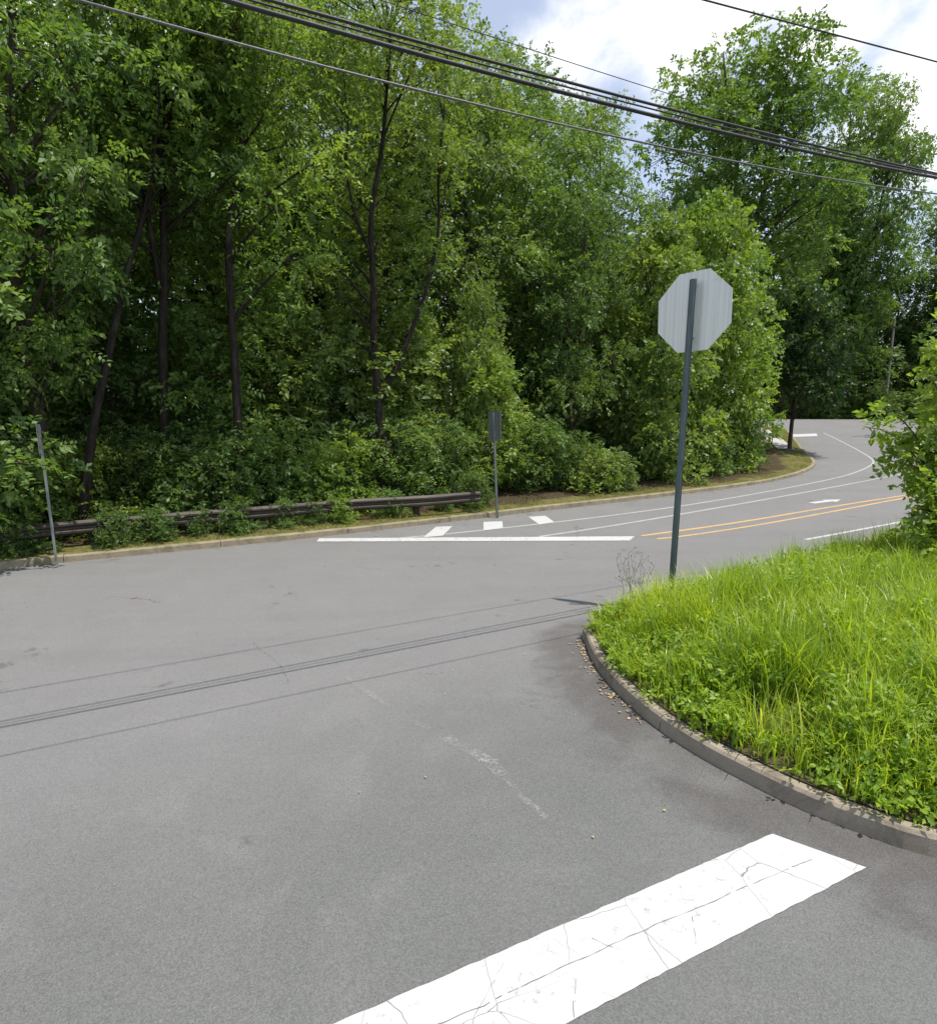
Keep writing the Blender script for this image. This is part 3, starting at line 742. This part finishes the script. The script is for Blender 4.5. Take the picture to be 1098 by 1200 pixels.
        for _ in range(3):
            e = c + unit(rng.normal(size=3)) * rad.mean() * .9
            q = (1 - t) * (m * .3 + c * .7) + t * e; b.tube(q, np.linspace(sr * .45, .006, 6), 4, False)
    V, Fq, ti = sprays(rng, cen, rad, per, twig, lp, leaf, leaf * asp, droop, shell=shell)
    return b, (V, Fq, ti)
PROTO = {}
def proto(key, bark=M_BARK, leafm=M_LEAF, **kw):
    b, (V, Fq, ti) = make_tree(**kw)
    tm = bpy.data.meshes.new(key + '_trunk'); tm.from_pydata(b.v, [], [f for fs in b.f.values() for f in fs]); tm.materials.append(bark)
    tm.polygons.foreach_set('use_smooth', np.ones(len(tm.polygons), bool))
    cm = mesh_np(key + '_crown', V, [Fq], [leafm], {'tint': ti})
    PROTO[key] = (tm, cm, kw['H'])
def plant_tree(key, xy, H, label, color, rot=0.0, wid=1.0, name='tree', cat='tree', group=None, trunk_name='trunk', crown_name='crown', lean=(0, 0), dz=0.0):
    tm, cm, h0 = PROTO[key]
    z = zground(xy) + dz
    r = empty(name, (xy[0], xy[1], z), label, cat, group)
    s = H / h0; r.scale = (s * wid, s * wid, s); r.rotation_euler = (lean[0], lean[1], rot)
    link(trunk_name, tm, r); c = link(crown_name, cm, r); c.color = (*color, 1)
    return r
def zground(xy):
    xy = np.asarray(xy, float)[None]
    if inside(xy, verge_poly)[0]: return float(vz(xy[:, 0], xy[:, 1])[0])
    if inside(xy, isl_clean)[0]: return float(iz(xy[:, 0], xy[:, 1])[0])
    if inside(xy, far_poly)[0]: return float(gz(*xy[0])) + .16 + 3 * float(ss(70, 140, xy[0, 1]))
    return float(gz(*xy[0]))

#                 seed H base_f R puffs
proto('ash', seed=1, H=15, base_f=.28, R=3.2, npuff=52, puff_r=.92, per=60, lp=9, leaf=.155, trunk_r=.17, fork=1, shape='oval', asp=.5)
proto('forked', seed=2, H=15, base_f=.34, R=3.0, npuff=50, puff_r=.85, per=58, lp=9, leaf=.145, trunk_r=.17, fork=2, shape='oval', asp=.45, fork_z=.33, wob=.3)
proto('broad', seed=4, H=12, base_f=.10, R=3.8, npuff=66, puff_r=.98, per=62, lp=9, leaf=.155, trunk_r=.20, fork=3, shape='dome', asp=.62, fork_z=.25)
proto('oak', seed=5, H=24, base_f=.22, R=6.0, npuff=92, puff_r=1.6, per=90, lp=9, leaf=.24, trunk_r=.38, fork=3, shape='round', asp=.6, fork_z=.4, twig=.6, shell=.4)
proto('slim', seed=6, H=13, base_f=.16, R=2.1, npuff=44, puff_r=.75, per=40, lp=9, leaf=.16, trunk_r=.11, fork=1, shape='column', asp=.5, wob=.32)
proto('maple', seed=7, H=10, base_f=.06, R=3.6, npuff=66, puff_r=.9, per=80, lp=8, leaf=.15, trunk_r=.19, fork=3, shape='dome', asp=.8, fork_z=.2, droop=.35)
proto('street', seed=8, H=9, base_f=.33, R=3.0, npuff=44, puff_r=.85, per=50, lp=8, leaf=.2, trunk_r=.14, fork=2, shape='dome', asp=.7, fork_z=.35)
proto('shrub', seed=9, H=2.4, base_f=.02, R=1.25, npuff=24, puff_r=.44, per=30, lp=8, leaf=.12, trunk_r=.035, fork=3, shape='dome', asp=.6, fork_z=.15, twig=.32)
proto('thicket', seed=10, H=3.4, base_f=.02, R=1.6, npuff=30, puff_r=.52, per=30, lp=9, leaf=.13, trunk_r=.04, fork=3, shape='oval', asp=.45, fork_z=.2, twig=.4, droop=.5)
proto('sapling', seed=11, H=6.5, base_f=.14, R=1.5, npuff=30, puff_r=.55, per=34, lp=9, leaf=.15, trunk_r=.055, fork=1, shape='oval', asp=.55, wob=.3, twig=.42)

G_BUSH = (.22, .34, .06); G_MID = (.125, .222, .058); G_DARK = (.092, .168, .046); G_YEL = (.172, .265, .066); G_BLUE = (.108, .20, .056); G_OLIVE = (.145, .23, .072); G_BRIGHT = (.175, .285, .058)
E_ = 'trees along the edge of the wood'; B_ = 'tall trees deeper in the wood'; U_ = 'shrubs under the trees behind the guardrail'
# --- woodland edge
edge = [
 ('broad', -130, 16.9, 12.0, 'broad dense tree at the left border behind the guardrail', G_MID, 0.3, 1.05),
 ('broad', 10, 19.6, 12.5, 'bushy tree whose pale sunlit leaves hang above the edge-on sign post', G_BLUE, 2.0, .9),
 ('ash', 70, 17.4, 15.0, 'tree with a thick red-brown trunk just behind the edge-on sign post', G_MID, 1.2, .9),
 ('slim', 340, 18.6, 13.5, 'slender tree beside the feathery crooked tree', G_YEL, 2.4, 1.15),
 ('slim', 392, 20.4, 15.5, 'narrow olive tree behind the leafy gap left of the black upright trunk', G_OLIVE, .4, 1.2),
 ('ash', 520, 20.4, 16.2, 'tall olive tree rising over the end of the guardrail', G_OLIVE, 2.9, .95),
 ('broad', 560, 17.8, 7.6, 'low rounded pale green tree over the end of the guardrail', G_YEL, 1.3, .6),
 ('ash', 622, 20.0, 16.4, 'tall tree behind the small grey sign with its crown against the sky', G_MID, 4.1, .95),
 ('broad', 668, 18.6, 11.5, 'dark spreading tree with deep shade below, beyond the small grey sign', G_DARK, .9, .75),
 ('ash', 716, 21.2, 15.8, 'tall tree at the right end of the high tree wall, next to open sky', G_MID, 5.2, .82),
 ('maple', 748, 18.2, 11.0, 'leafy tree left of the stop sign plate, hanging over the far kerb', G_YEL, .4, .86),
 ('maple', 826, 18.4, 12.9, 'bright yellow-green tree directly behind the stop sign plate', G_BRIGHT, 2.2, .76),
 ('broad', 800, 23.0, 11.5, 'mid-green tree peeking over the bright yellow-green one', G_BRIGHT, 3.4, .6),
]
for key, px, q, H, lab, c, rot, wd in edge:
    plant_tree(key, col_at(px, q), H, lab, c, rot, wd, group=E_)
# three trees whose stems show: stems follow the lines seen, each at its own distance
def traced(px, q, traces):
    xy = col_at(px, q); out = []
    for pts, r0, r1 in traces:
        P = []
        for p in pts:
            d = ray(p[0], p[1]); y = xy[1] + (p[2] if len(p) > 2 else 0); P.append(CAM + d * y / d[1] - np.array([xy[0], xy[1], zground(xy)]))
        out.append((np.array(P), (r0, r1)))
    return xy, out
for key, px, q, lab, c, traces, kw in [
  ('twin_stem', 192, 17.7, 'tree with two slim dark stems splitting low down', G_MID,
   [([(196, 640), (193, 520), (190, 400), (193, 300), (190, 180), (193, 80), (203, -20), (210, -120)], .17, .06), ([(190, 350), (176, 270, -.1), (164, 190, -.2), (155, 150, -.3), (148, 110, -.3), (140, 40, -.2), (138, -40)], .10, .04), ([(193, 195), (170, 155, -.3), (136, 132, -.5)], .05, .02)],
   dict(seed=2, H=15, base_f=.36, R=2.3, npuff=46, puff_r=.80, per=54, lp=9, leaf=.14, asp=.45)),
  ('feathery', 278, 16.7, 'feathery bright green tree with a dark crooked trunk forking high up', G_BRIGHT,
   [([(280, 640), (280, 520), (276, 430), (270, 350), (266, 280), (276, 210), (288, 165), (279, 110), (281, 75), (270, 35), (263, -20), (255, -120)], .16, .05), ([(281, 78), (290, 55, .2), (296, 30, .3), (303, -20, .4), (310, -100, .4)], .085, .035), ([(286, 168), (300, 150, -.3), (309, 134, -.5)], .05, .02), ([(272, 205), (262, 190, -.3), (252, 172, -.5)], .04, .015)],
   dict(seed=3, H=15, base_f=.34, R=2.6, npuff=42, puff_r=.78, per=46, lp=13, leaf=.125, asp=.42, droop=.5, twig=.62)),
  ('upright', 446, 17.0, 'tree with an upright black trunk showing through the leaves above the middle of the guardrail', G_YEL,
   [([(447, 620), (445, 480), (437, 400), (438, 330), (433, 250), (446, 190), (452, 130), (455, 40)], .19, .05), ([(446, 470), (470, 420, .2), (500, 340, .5), (515, 270, .7), (513, 200, .8), (520, 140, .8)], .10, .035), ([(436, 300), (415, 250, -.2), (405, 200, -.3), (408, 140, -.3)], .07, .025)],
   dict(seed=12, H=17, base_f=.30, R=2.8, npuff=56, puff_r=.8, per=54, lp=9, leaf=.14, asp=.45)),
]:
    xy, st = traced(px, q, traces); proto(key, M_BARK3, given=st, trunk_r=.16, **kw)
    plant_tree(key, xy, kw['H'], lab, c, 0, 1.0, group=E_)
proto('high', M_BARK3, seed=31, H=15, base_f=.60, R=2.9, npuff=40, puff_r=.85, per=54, lp=9, leaf=.15, trunk_r=.11, fork=1, shape='oval', asp=.5, wob=.2)
plant_tree('high', col_at(95, 16.3), 15.0, 'thin high-crowned tree leaning out over the guardrail right of the edge-on sign post', G_MID, 2.6, 1.0, group=E_, lean=(.19, .03))
# --- second rank
back = [
 ('ash', -20, 25, 18, 'tall tree behind the bushy pale-leaved tree at the left', G_DARK, .5), ('forked', 110, 26, 19, 'tall tree between the thick red-brown trunk and the twin-stemmed tree', G_MID, 1.9),
 ('ash', 225, 25, 18, 'tall tree seen between the twin-stemmed tree and the feathery one', G_DARK, 3.0), ('ash', 330, 26, 19, 'tall tree behind the slender tree, under the thick cables', G_MID, 4.4),
 ('forked', 420, 27, 20, 'tall tree behind the upright black trunk, crown under the thick cables', G_OLIVE, .9), ('ash', 480, 26, 19, 'tall dark tree filling the gap beside the olive tree', G_DARK, 5.5),
 ('forked', 560, 27, 20, 'tall tree behind the low rounded pale green tree', G_MID, 2.6), ('ash', 630, 27, 18.4, 'tall tree behind the small grey sign, second from the road', G_OLIVE, 1.1),
 ('broad', 720, 27, 12.5, 'dark tree behind the leafy tree overhanging the far kerb', G_DARK, 2.1), ('broad', 780, 29, 11, 'dark tree in shade behind the stop sign post', G_DARK, 4.0),
 ('broad', 610, 22.5, 9, 'dark low tree in the shade behind the small grey sign', G_DARK, 5.0), ('broad', 330, 23.0, 7.5, 'dark low tree in the shade behind the feathery tree', G_DARK, 1.7), ('broad', 120, 23.5, 7.5, 'dark low tree in the shade behind the twin-stemmed tree', G_DARK, 2.8),
]
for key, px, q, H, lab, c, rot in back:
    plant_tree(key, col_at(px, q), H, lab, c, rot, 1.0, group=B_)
# --- beyond the bend
O_ = 'big trees beyond the bend'
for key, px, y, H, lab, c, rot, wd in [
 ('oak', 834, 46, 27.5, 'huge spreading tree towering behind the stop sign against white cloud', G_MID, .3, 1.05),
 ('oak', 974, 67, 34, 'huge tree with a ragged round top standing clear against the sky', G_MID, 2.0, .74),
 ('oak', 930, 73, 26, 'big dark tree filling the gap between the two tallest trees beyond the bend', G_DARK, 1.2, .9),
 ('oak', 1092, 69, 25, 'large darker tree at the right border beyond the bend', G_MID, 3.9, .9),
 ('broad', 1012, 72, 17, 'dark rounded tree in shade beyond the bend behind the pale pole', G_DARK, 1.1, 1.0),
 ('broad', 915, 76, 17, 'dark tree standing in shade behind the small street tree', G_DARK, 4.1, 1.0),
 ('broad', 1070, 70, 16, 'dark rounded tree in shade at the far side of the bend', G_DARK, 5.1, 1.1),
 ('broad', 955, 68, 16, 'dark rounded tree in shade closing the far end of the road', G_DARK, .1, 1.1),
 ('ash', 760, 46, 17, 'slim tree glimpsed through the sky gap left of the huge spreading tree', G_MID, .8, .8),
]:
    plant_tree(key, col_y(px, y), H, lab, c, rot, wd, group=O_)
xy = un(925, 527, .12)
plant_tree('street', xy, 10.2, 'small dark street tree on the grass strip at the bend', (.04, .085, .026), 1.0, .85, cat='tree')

# --- undergrowth behind the guardrail
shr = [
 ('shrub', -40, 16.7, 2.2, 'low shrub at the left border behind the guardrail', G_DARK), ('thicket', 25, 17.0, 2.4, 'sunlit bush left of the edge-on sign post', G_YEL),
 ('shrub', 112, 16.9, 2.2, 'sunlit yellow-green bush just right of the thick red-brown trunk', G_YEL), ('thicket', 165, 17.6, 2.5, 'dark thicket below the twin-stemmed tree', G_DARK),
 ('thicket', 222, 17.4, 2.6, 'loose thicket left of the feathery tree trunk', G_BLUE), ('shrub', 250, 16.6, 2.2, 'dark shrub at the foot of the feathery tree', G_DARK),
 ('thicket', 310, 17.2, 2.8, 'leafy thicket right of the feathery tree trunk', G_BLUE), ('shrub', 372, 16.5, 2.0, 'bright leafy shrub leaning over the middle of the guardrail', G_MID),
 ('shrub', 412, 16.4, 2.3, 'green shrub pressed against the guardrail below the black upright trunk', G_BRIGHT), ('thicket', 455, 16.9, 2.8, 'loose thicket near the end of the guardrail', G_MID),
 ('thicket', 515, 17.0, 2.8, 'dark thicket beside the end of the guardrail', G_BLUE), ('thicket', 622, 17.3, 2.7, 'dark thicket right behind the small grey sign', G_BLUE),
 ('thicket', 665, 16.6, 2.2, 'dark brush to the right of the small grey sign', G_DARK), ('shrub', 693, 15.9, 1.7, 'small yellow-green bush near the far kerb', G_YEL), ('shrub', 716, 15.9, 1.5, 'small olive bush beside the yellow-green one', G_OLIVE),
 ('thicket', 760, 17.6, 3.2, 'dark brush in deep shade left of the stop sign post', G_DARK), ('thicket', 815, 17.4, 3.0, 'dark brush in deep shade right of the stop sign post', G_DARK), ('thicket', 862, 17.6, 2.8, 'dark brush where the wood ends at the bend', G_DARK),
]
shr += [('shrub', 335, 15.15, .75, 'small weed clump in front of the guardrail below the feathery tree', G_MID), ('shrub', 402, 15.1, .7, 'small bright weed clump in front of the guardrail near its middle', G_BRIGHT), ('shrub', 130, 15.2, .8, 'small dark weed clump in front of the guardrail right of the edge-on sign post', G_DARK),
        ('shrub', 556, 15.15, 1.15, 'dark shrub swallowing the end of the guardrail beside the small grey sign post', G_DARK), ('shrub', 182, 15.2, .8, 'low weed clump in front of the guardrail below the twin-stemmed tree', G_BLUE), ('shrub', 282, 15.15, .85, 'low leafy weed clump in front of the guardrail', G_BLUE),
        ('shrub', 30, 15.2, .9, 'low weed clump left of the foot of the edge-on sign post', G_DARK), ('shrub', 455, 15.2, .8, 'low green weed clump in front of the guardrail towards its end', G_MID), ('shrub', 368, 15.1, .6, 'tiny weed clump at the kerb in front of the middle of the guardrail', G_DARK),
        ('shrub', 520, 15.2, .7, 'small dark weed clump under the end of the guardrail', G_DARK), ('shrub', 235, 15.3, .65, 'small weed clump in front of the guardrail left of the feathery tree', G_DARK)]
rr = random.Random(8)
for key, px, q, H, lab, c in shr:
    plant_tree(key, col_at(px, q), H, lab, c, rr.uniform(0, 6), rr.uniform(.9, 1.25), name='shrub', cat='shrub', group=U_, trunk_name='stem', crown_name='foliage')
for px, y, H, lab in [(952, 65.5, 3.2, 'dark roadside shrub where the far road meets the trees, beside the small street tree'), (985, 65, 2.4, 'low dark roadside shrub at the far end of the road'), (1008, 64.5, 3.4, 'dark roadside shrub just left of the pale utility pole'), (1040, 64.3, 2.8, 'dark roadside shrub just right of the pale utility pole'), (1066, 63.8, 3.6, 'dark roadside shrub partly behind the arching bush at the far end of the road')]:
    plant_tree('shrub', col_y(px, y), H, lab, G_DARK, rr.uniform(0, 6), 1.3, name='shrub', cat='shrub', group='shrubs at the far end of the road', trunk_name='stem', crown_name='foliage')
for px, q, H, lab, c in [(575, 16.9, 5.0, 'sapling with bright leaves right behind the small grey sign', G_BRIGHT), (228, 18.4, 6.0, 'slender sapling between the twin-stemmed and feathery trees', G_MID), (325, 18.2, 7.0, 'leafy sapling right of the feathery tree trunk', G_MID),
                         (130, 18.6, 6.5, 'sapling right of the thick red-brown trunk', G_DARK), (490, 18.2, 6.4, 'sapling between black upright trunk and guardrail end', G_YEL), (395, 18.2, 6.0, 'sapling left of the black upright trunk', G_OLIVE)]:
    plant_tree('sapling', col_at(px, q), H, lab, c, rr.uniform(0, 6), 1.1, name='sapling', cat='sapling', group='saplings behind the guardrail')

# --- deep wood as one mass
rng = np.random.RandomState(77); cen = []
for px in np.arange(-420, 800, 34):
    for q in (32, 38, 46):
        c = col_at(min(px + rng.uniform(-14, 14), 790), q + rng.uniform(-2, 2))
        top_h = 17 if px < 640 else 9
        for _ in range(16): cen.append((c[0] + rng.normal() * 1.9, c[1] + rng.normal() * 1.9, zground(c) + rng.uniform(.4, top_h)))
for px in np.arange(-300, 1700, 40):
    y = 78 + rng.uniform(-5, 8); c = col_y(px, y)
    for _ in range(20): cen.append((c[0] + rng.normal() * 3.2, c[1] + rng.normal() * 3.2, gz(*c) + rng.uniform(.6, 13)))
for px in np.arange(1130, 1700, 40):                                 # right of the frame, past the near bank
    y = rng.uniform(36, 56); c = col_y(px, y)
    for _ in range(18): cen.append((c[0] + rng.normal() * 2.5, c[1] + rng.normal() * 2.5, gz(*c) + rng.uniform(.5, 13)))
for px in np.arange(870, 1260, 16):
    c = col_y(px + rng.uniform(-6, 6), 73 + rng.uniform(-2, 3))
    for _ in range(24): cen.append((c[0] + rng.normal() * .9, c[1] + rng.normal() * 1.2, gz(*c) + .2 + 11 * rng.uniform(0, 1) ** 1.3))
cen = np.array(cen); rad = rng.uniform(1.1, 2.0, (len(cen), 1)) * np.ones((1, 3))
V, Fq, ti = sprays(rng, cen, rad, 12, 1.0, 7, .42, .26)
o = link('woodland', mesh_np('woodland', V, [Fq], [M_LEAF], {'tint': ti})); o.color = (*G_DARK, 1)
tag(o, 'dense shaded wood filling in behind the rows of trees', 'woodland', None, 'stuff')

# --- leafy bush at the right border
bxy = un(1112, 668, .3)
rng = np.random.RandomState(21); b = MB(); cen = []; root = empty('bush', (bxy[0], bxy[1], zground(bxy)), 'large leafy bush with arching shoots at the right border of the grass', 'bush')
b0 = np.array(root.location)
def shoot(p1, r=.02):
    p1 = np.array(p1); m = np.array([p1[0] * .35, p1[1] * .35, p1[2] * .85 + .3]); t = np.linspace(0, 1, 9)[:, None]
    P = (1 - t) ** 2 * np.array([rng.normal() * .12, rng.normal() * .12, -.1]) + 2 * t * (1 - t) * m + t * t * p1; b.tube(P, np.linspace(r, .005, 9), 5); return P
for px, py, dy in [(1024, 478, -.2), (1012, 500, .1), (1035, 505, .3), (1050, 520, 0), (1060, 545, -.3), (1075, 590, -.3), (1088, 640, -.4), (1040, 540, .3), (1090, 400, .2), (1105, 350, .3), (1085, 440, -.1), (1075, 480, .4),
                   (1100, 500, -.4), (1120, 420, 0), (1130, 540, -.5), (1070, 655, -.1), (1160, 480, .3), (1180, 400, .6), (1220, 520, .4), (1095, 560, .5), (1110, 610, -.5), (1150, 620, -.2), (1200, 600, -.3), (1064, 620, .1), (1086, 690, -.5), (1098, 712, -.6), (1112, 690, -.4), (1074, 672, -.3), (1130, 660, -.5), (1092, 665, -.2), (1068, 600, -.6), (1074, 622, -.7), (1084, 638, -.8), (1096, 650, -.9), (1104, 600, -.9), (1062, 572, -.3), (1080, 560, -.6), (1056, 530, -.2), (1100, 460, -.3), (1092, 380, -.2)]:
    d = ray(px, py); t = (bxy[1] + dy) / d[1]; P = shoot(CAM + t * d - b0)
    for f in (.55, .72, .86, 1.0): cen.append(P[int(f * 8)] + rng.normal(size=3) * .05)
b.build('stem', M_BARK2, root)
cen = np.array(cen) + np.array([.12, 0, -.02]); rad = np.full((len(cen), 1), .17) * np.array([[1, 1, .7]]) * rng.uniform(.7, 1.3, (len(cen), 1))
V, Fq, ti = sprays(rng, cen, rad, 10, .20, 5, .11, .066, .35, .7, .2, .6, True)
c = link('foliage', mesh_np('bush_foliage', V, [Fq], [M_LEAFB], {'tint': ti}), root); c.color = (*G_BUSH, 1)

# ------------------------------------------------------------------ grass
def blades(rng, base, h, w, lean, tint, nseg=4):
    n = len(base); a = rng.uniform(0, 2 * math.pi, n); dx = np.stack([np.cos(a), np.sin(a), np.zeros(n)], 1); sd = np.stack([-np.sin(a), np.cos(a), np.zeros(n)], 1)
    tw = rng.uniform(-.8, .8, n); sd = unit(sd + dx * tw[:, None] * .6)
    rows = []
    for i in range(nseg + 1):
        f = i / nseg; cur = base + dx * (lean * h * f ** 2.1)[:, None] + np.array([0, 0, 1.]) * (h * f * (1 - .32 * lean * f))[:, None]
        ww = (w * (1 - f) ** .75 * (.75 + .5 * f))[:, None] * .5 if i < nseg else None
        if i < nseg: rows += [cur - sd * ww, cur + sd * ww]
        else: rows += [cur]
    V = np.stack(rows, 1).reshape(-1, 3); m = 2 * nseg + 1; k = np.arange(n, dtype=np.int32)[:, None] * m
    Q = np.concatenate([k + np.array([2 * i, 2 * i + 1, 2 * i + 3, 2 * i + 2]) for i in range(nseg - 1)]); T = k + np.array([2 * nseg - 2, 2 * nseg - 1, 2 * nseg])
    return V, Q, T, np.repeat(tint, m)
def stuff_grass(name, label, base, h, w, lean, tint, color, rng, nseg=4):
    V, Q, T, ti = blades(rng, base, h, w, lean, tint, nseg)
    o = link(name, mesh_np(name, V, [Q, T], [M_GRASS], {'tint': ti})); o.color = (*color, 1)
    return tag(o, label, 'grass', None, 'stuff')
def vnoise(P, s, seed):
    r = np.random.RandomState(seed); out = np.zeros(len(P))
    for k in range(6):
        a = r.uniform(0, 2 * math.pi); f = s * r.uniform(.6, 1.8); out += np.sin(P[:, 0] * math.cos(a) * f + P[:, 1] * math.sin(a) * f + r.uniform(0, 6))
    return out / 6
rng = np.random.RandomState(33)
def scatter(n, lo, hi, poly, kmin):
    P = rng.uniform(lo, hi, (n, 2)); P = P[inside(P, poly)]; k = seg_dist(P, kerb_path); return P[k > kmin], k[k > kmin]
P, k = scatter(150000, (.9, 1.2), (7.8, 9.9), isl_clean, .085)
vis = (P[:, 0] < P[:, 1] * .86 + .9)
P, k = P[vis], k[vis]
tuft = vnoise(P, 7, 1); keep = rng.uniform(0, 1, len(P)) < np.clip(.62 + tuft * .9, .15, 1) * np.clip(.35 + k * 1.4, 0, 1)
P, k, tuft = P[keep], k[keep], tuft[keep]
h = (.15 + .34 * np.clip(k / .75, 0, 1)) * (1 + .5 * tuft) * rng.uniform(.45, 1.4, len(P))
base = np.c_[P, iz(P[:, 0], P[:, 1]) - .01]
stuff_grass('grass', 'tall bright green grass covering the raised corner inside the curved kerb', base, h, rng.uniform(.007, .019, len(P)), rng.uniform(.05, .8, len(P)), np.clip(.45 + vnoise(P, 3, 2) * .45 + rng.normal(size=len(P)) * .2, 0, 1), (.26, .395, .042), rng)
# broad strap-leaved clumps and low broad-leaved weeds among the grass
P, k = scatter(6500, (.9, 1.2), (7.8, 9.9), isl_clean, .3); keep = vnoise(P, 2.4, 9) > .1; P, k = P[keep], k[keep]
base = np.c_[P, iz(P[:, 0], P[:, 1])]
stuff_grass('coarse_grass', 'clumps of longer coarse strap-like grass standing above the rest', base, rng.uniform(.36, .58, len(P)), rng.uniform(.012, .02, len(P)), rng.uniform(.3, 1.1, len(P)), rng.uniform(0, .7, len(P)), (.27, .385, .075), rng, 6)
P, k = scatter(14000, (.9, 1.2), (7.8, 9.9), isl_clean, .05)
keep = rng.uniform(0, 1, len(P)) < np.where(k < .7, .95, .5) * np.where(vnoise(P, 3.1, 4) > -.1, 1, .25); P, k = P[keep], k[keep]
cen = np.c_[P, iz(P[:, 0], P[:, 1]) + (.03 + .38 * rng.uniform(0, 1, len(P)) ** .8 * np.clip(k / .7, 0.15, 1) * (1 + .4 * vnoise(P, 7, 1)))]
V, Fq, ti = sprays(rng, cen, np.full((len(cen), 1), .05) * np.array([[1, 1, .8]]), 3, .11, 6, .054, .030, .25, .9, .35, .6, True)
o = link('weeds', mesh_np('weeds', V, [Fq], [M_LEAFB], {'tint': ti})); o.color = (.215, .355, .045, 1)
tag(o, 'low broad-leaved weeds creeping through the grass towards the curved kerb', 'weeds', None, 'stuff')
# wispy seed stalks beside the post
b = MB(); o0 = np.array([*un(742, 688, .25), 0]); o0[2] = zground(o0[:2])
for k in range(9):
    a = rng.uniform(0, 6.28); r = rng.uniform(.05, .16); H = rng.uniform(.45, .72); p1 = np.array([math.cos(a) * r, math.sin(a) * r, H]); t = np.linspace(0, 1, 5)[:, None]
    s = np.array([rng.normal() * .05, rng.normal() * .05, 0]); Pm = s * (1 - t) + (s + p1) * t + np.array([math.cos(a), math.sin(a), 0]) * t ** 2 * .08; b.tube(Pm, np.linspace(.004, .002, 5), 4)
    for q in range(7):
        e = Pm[2 + q % 3]; f = e + np.array([rng.normal() * .07, rng.normal() * .07, rng.uniform(.04, .10)]); b.tube([e, f], [.002, .0015], 3); b.tube([f, f + np.array([0, 0, .02])], [.006, .003], 4)
w = b.build('seed_stalks', bark_material('dry_stalk', (.10, .095, .06), (.2, .18, .11))); w.location = o0
tag(w, 'wispy dry weed with thin seed stalks beside the stop sign post', 'weed')
# sparse grass on the far verge
rng = np.random.RandomState(12); K = resample(far_kerb[[i for i, p in enumerate(far_kerb) if -16 < p[0] < 31]], .02)
idx = rng.randint(0, len(K) - 1, 16000); Tn = unit(K[np.minimum(idx + 1, len(K) - 1)] - K[idx]); off = .18 + rng.gamma(1.5, .28, len(idx))
P = K[idx] + np.stack([-Tn[:, 1], Tn[:, 0]], 1) * off[:, None]; keep = (vnoise(P, 1.5, 7) > -.12) & inside(P, verge_poly); P = P[keep]
base = np.c_[P, vz(P[:, 0], P[:, 1])]
stuff_grass('verge_grass', 'sparse short grass growing along the far kerb', base, rng.uniform(.05, .16, len(P)), rng.uniform(.008, .016, len(P)), rng.uniform(.2, 1, len(P)), rng.uniform(0, 1, len(P)), (.16, .19, .045), rng, 3)
# dry leaves in the gutter at the tip of the kerb
rng = np.random.RandomState(4); kp = resample(near_kerb[-4:], .01); i = rng.randint(0, len(kp), 110)
P = kp[i] + np.array([-1, -.15]) * np.abs(rng.normal(size=(110, 1))) * .06 - np.array([.03, 0])
ex = np.stack([rng.uniform(-1, 3.2, 60), rng.uniform(3, 6.4, 60)], 1); ex = ex[~inside(ex, isl_clean) & (seg_dist(ex, kerb_path) > .08)]; P = np.concatenate([P, ex[:14]])
a = rng.uniform(0, 6.28, len(P)); d = np.stack([np.cos(a), np.sin(a), rng.uniform(-.05, .25, len(P))], 1); s = rng.uniform(.018, .045, len(P)); s[110:] *= .7
V, Fq, ti = leaves(np.c_[P, gz(P[:, 0], P[:, 1]) + .012], unit(d), unit(rng.normal(size=(len(P), 3)) * .25 + np.array([0, 0, 1.])), s, s * .6, rng.uniform(0, 1, len(P)), .0, True)
o = link('leaf_litter', mesh_np('leaf_litter', V, [Fq], [leaf_material('dry_leaf', .15, .2, .7)], {'tint': ti})); o.color = (.42, .32, .17, 1)
tag(o, 'dry tan leaves and crumbs gathered in the gutter at the kerb', 'litter', None, 'stuff')
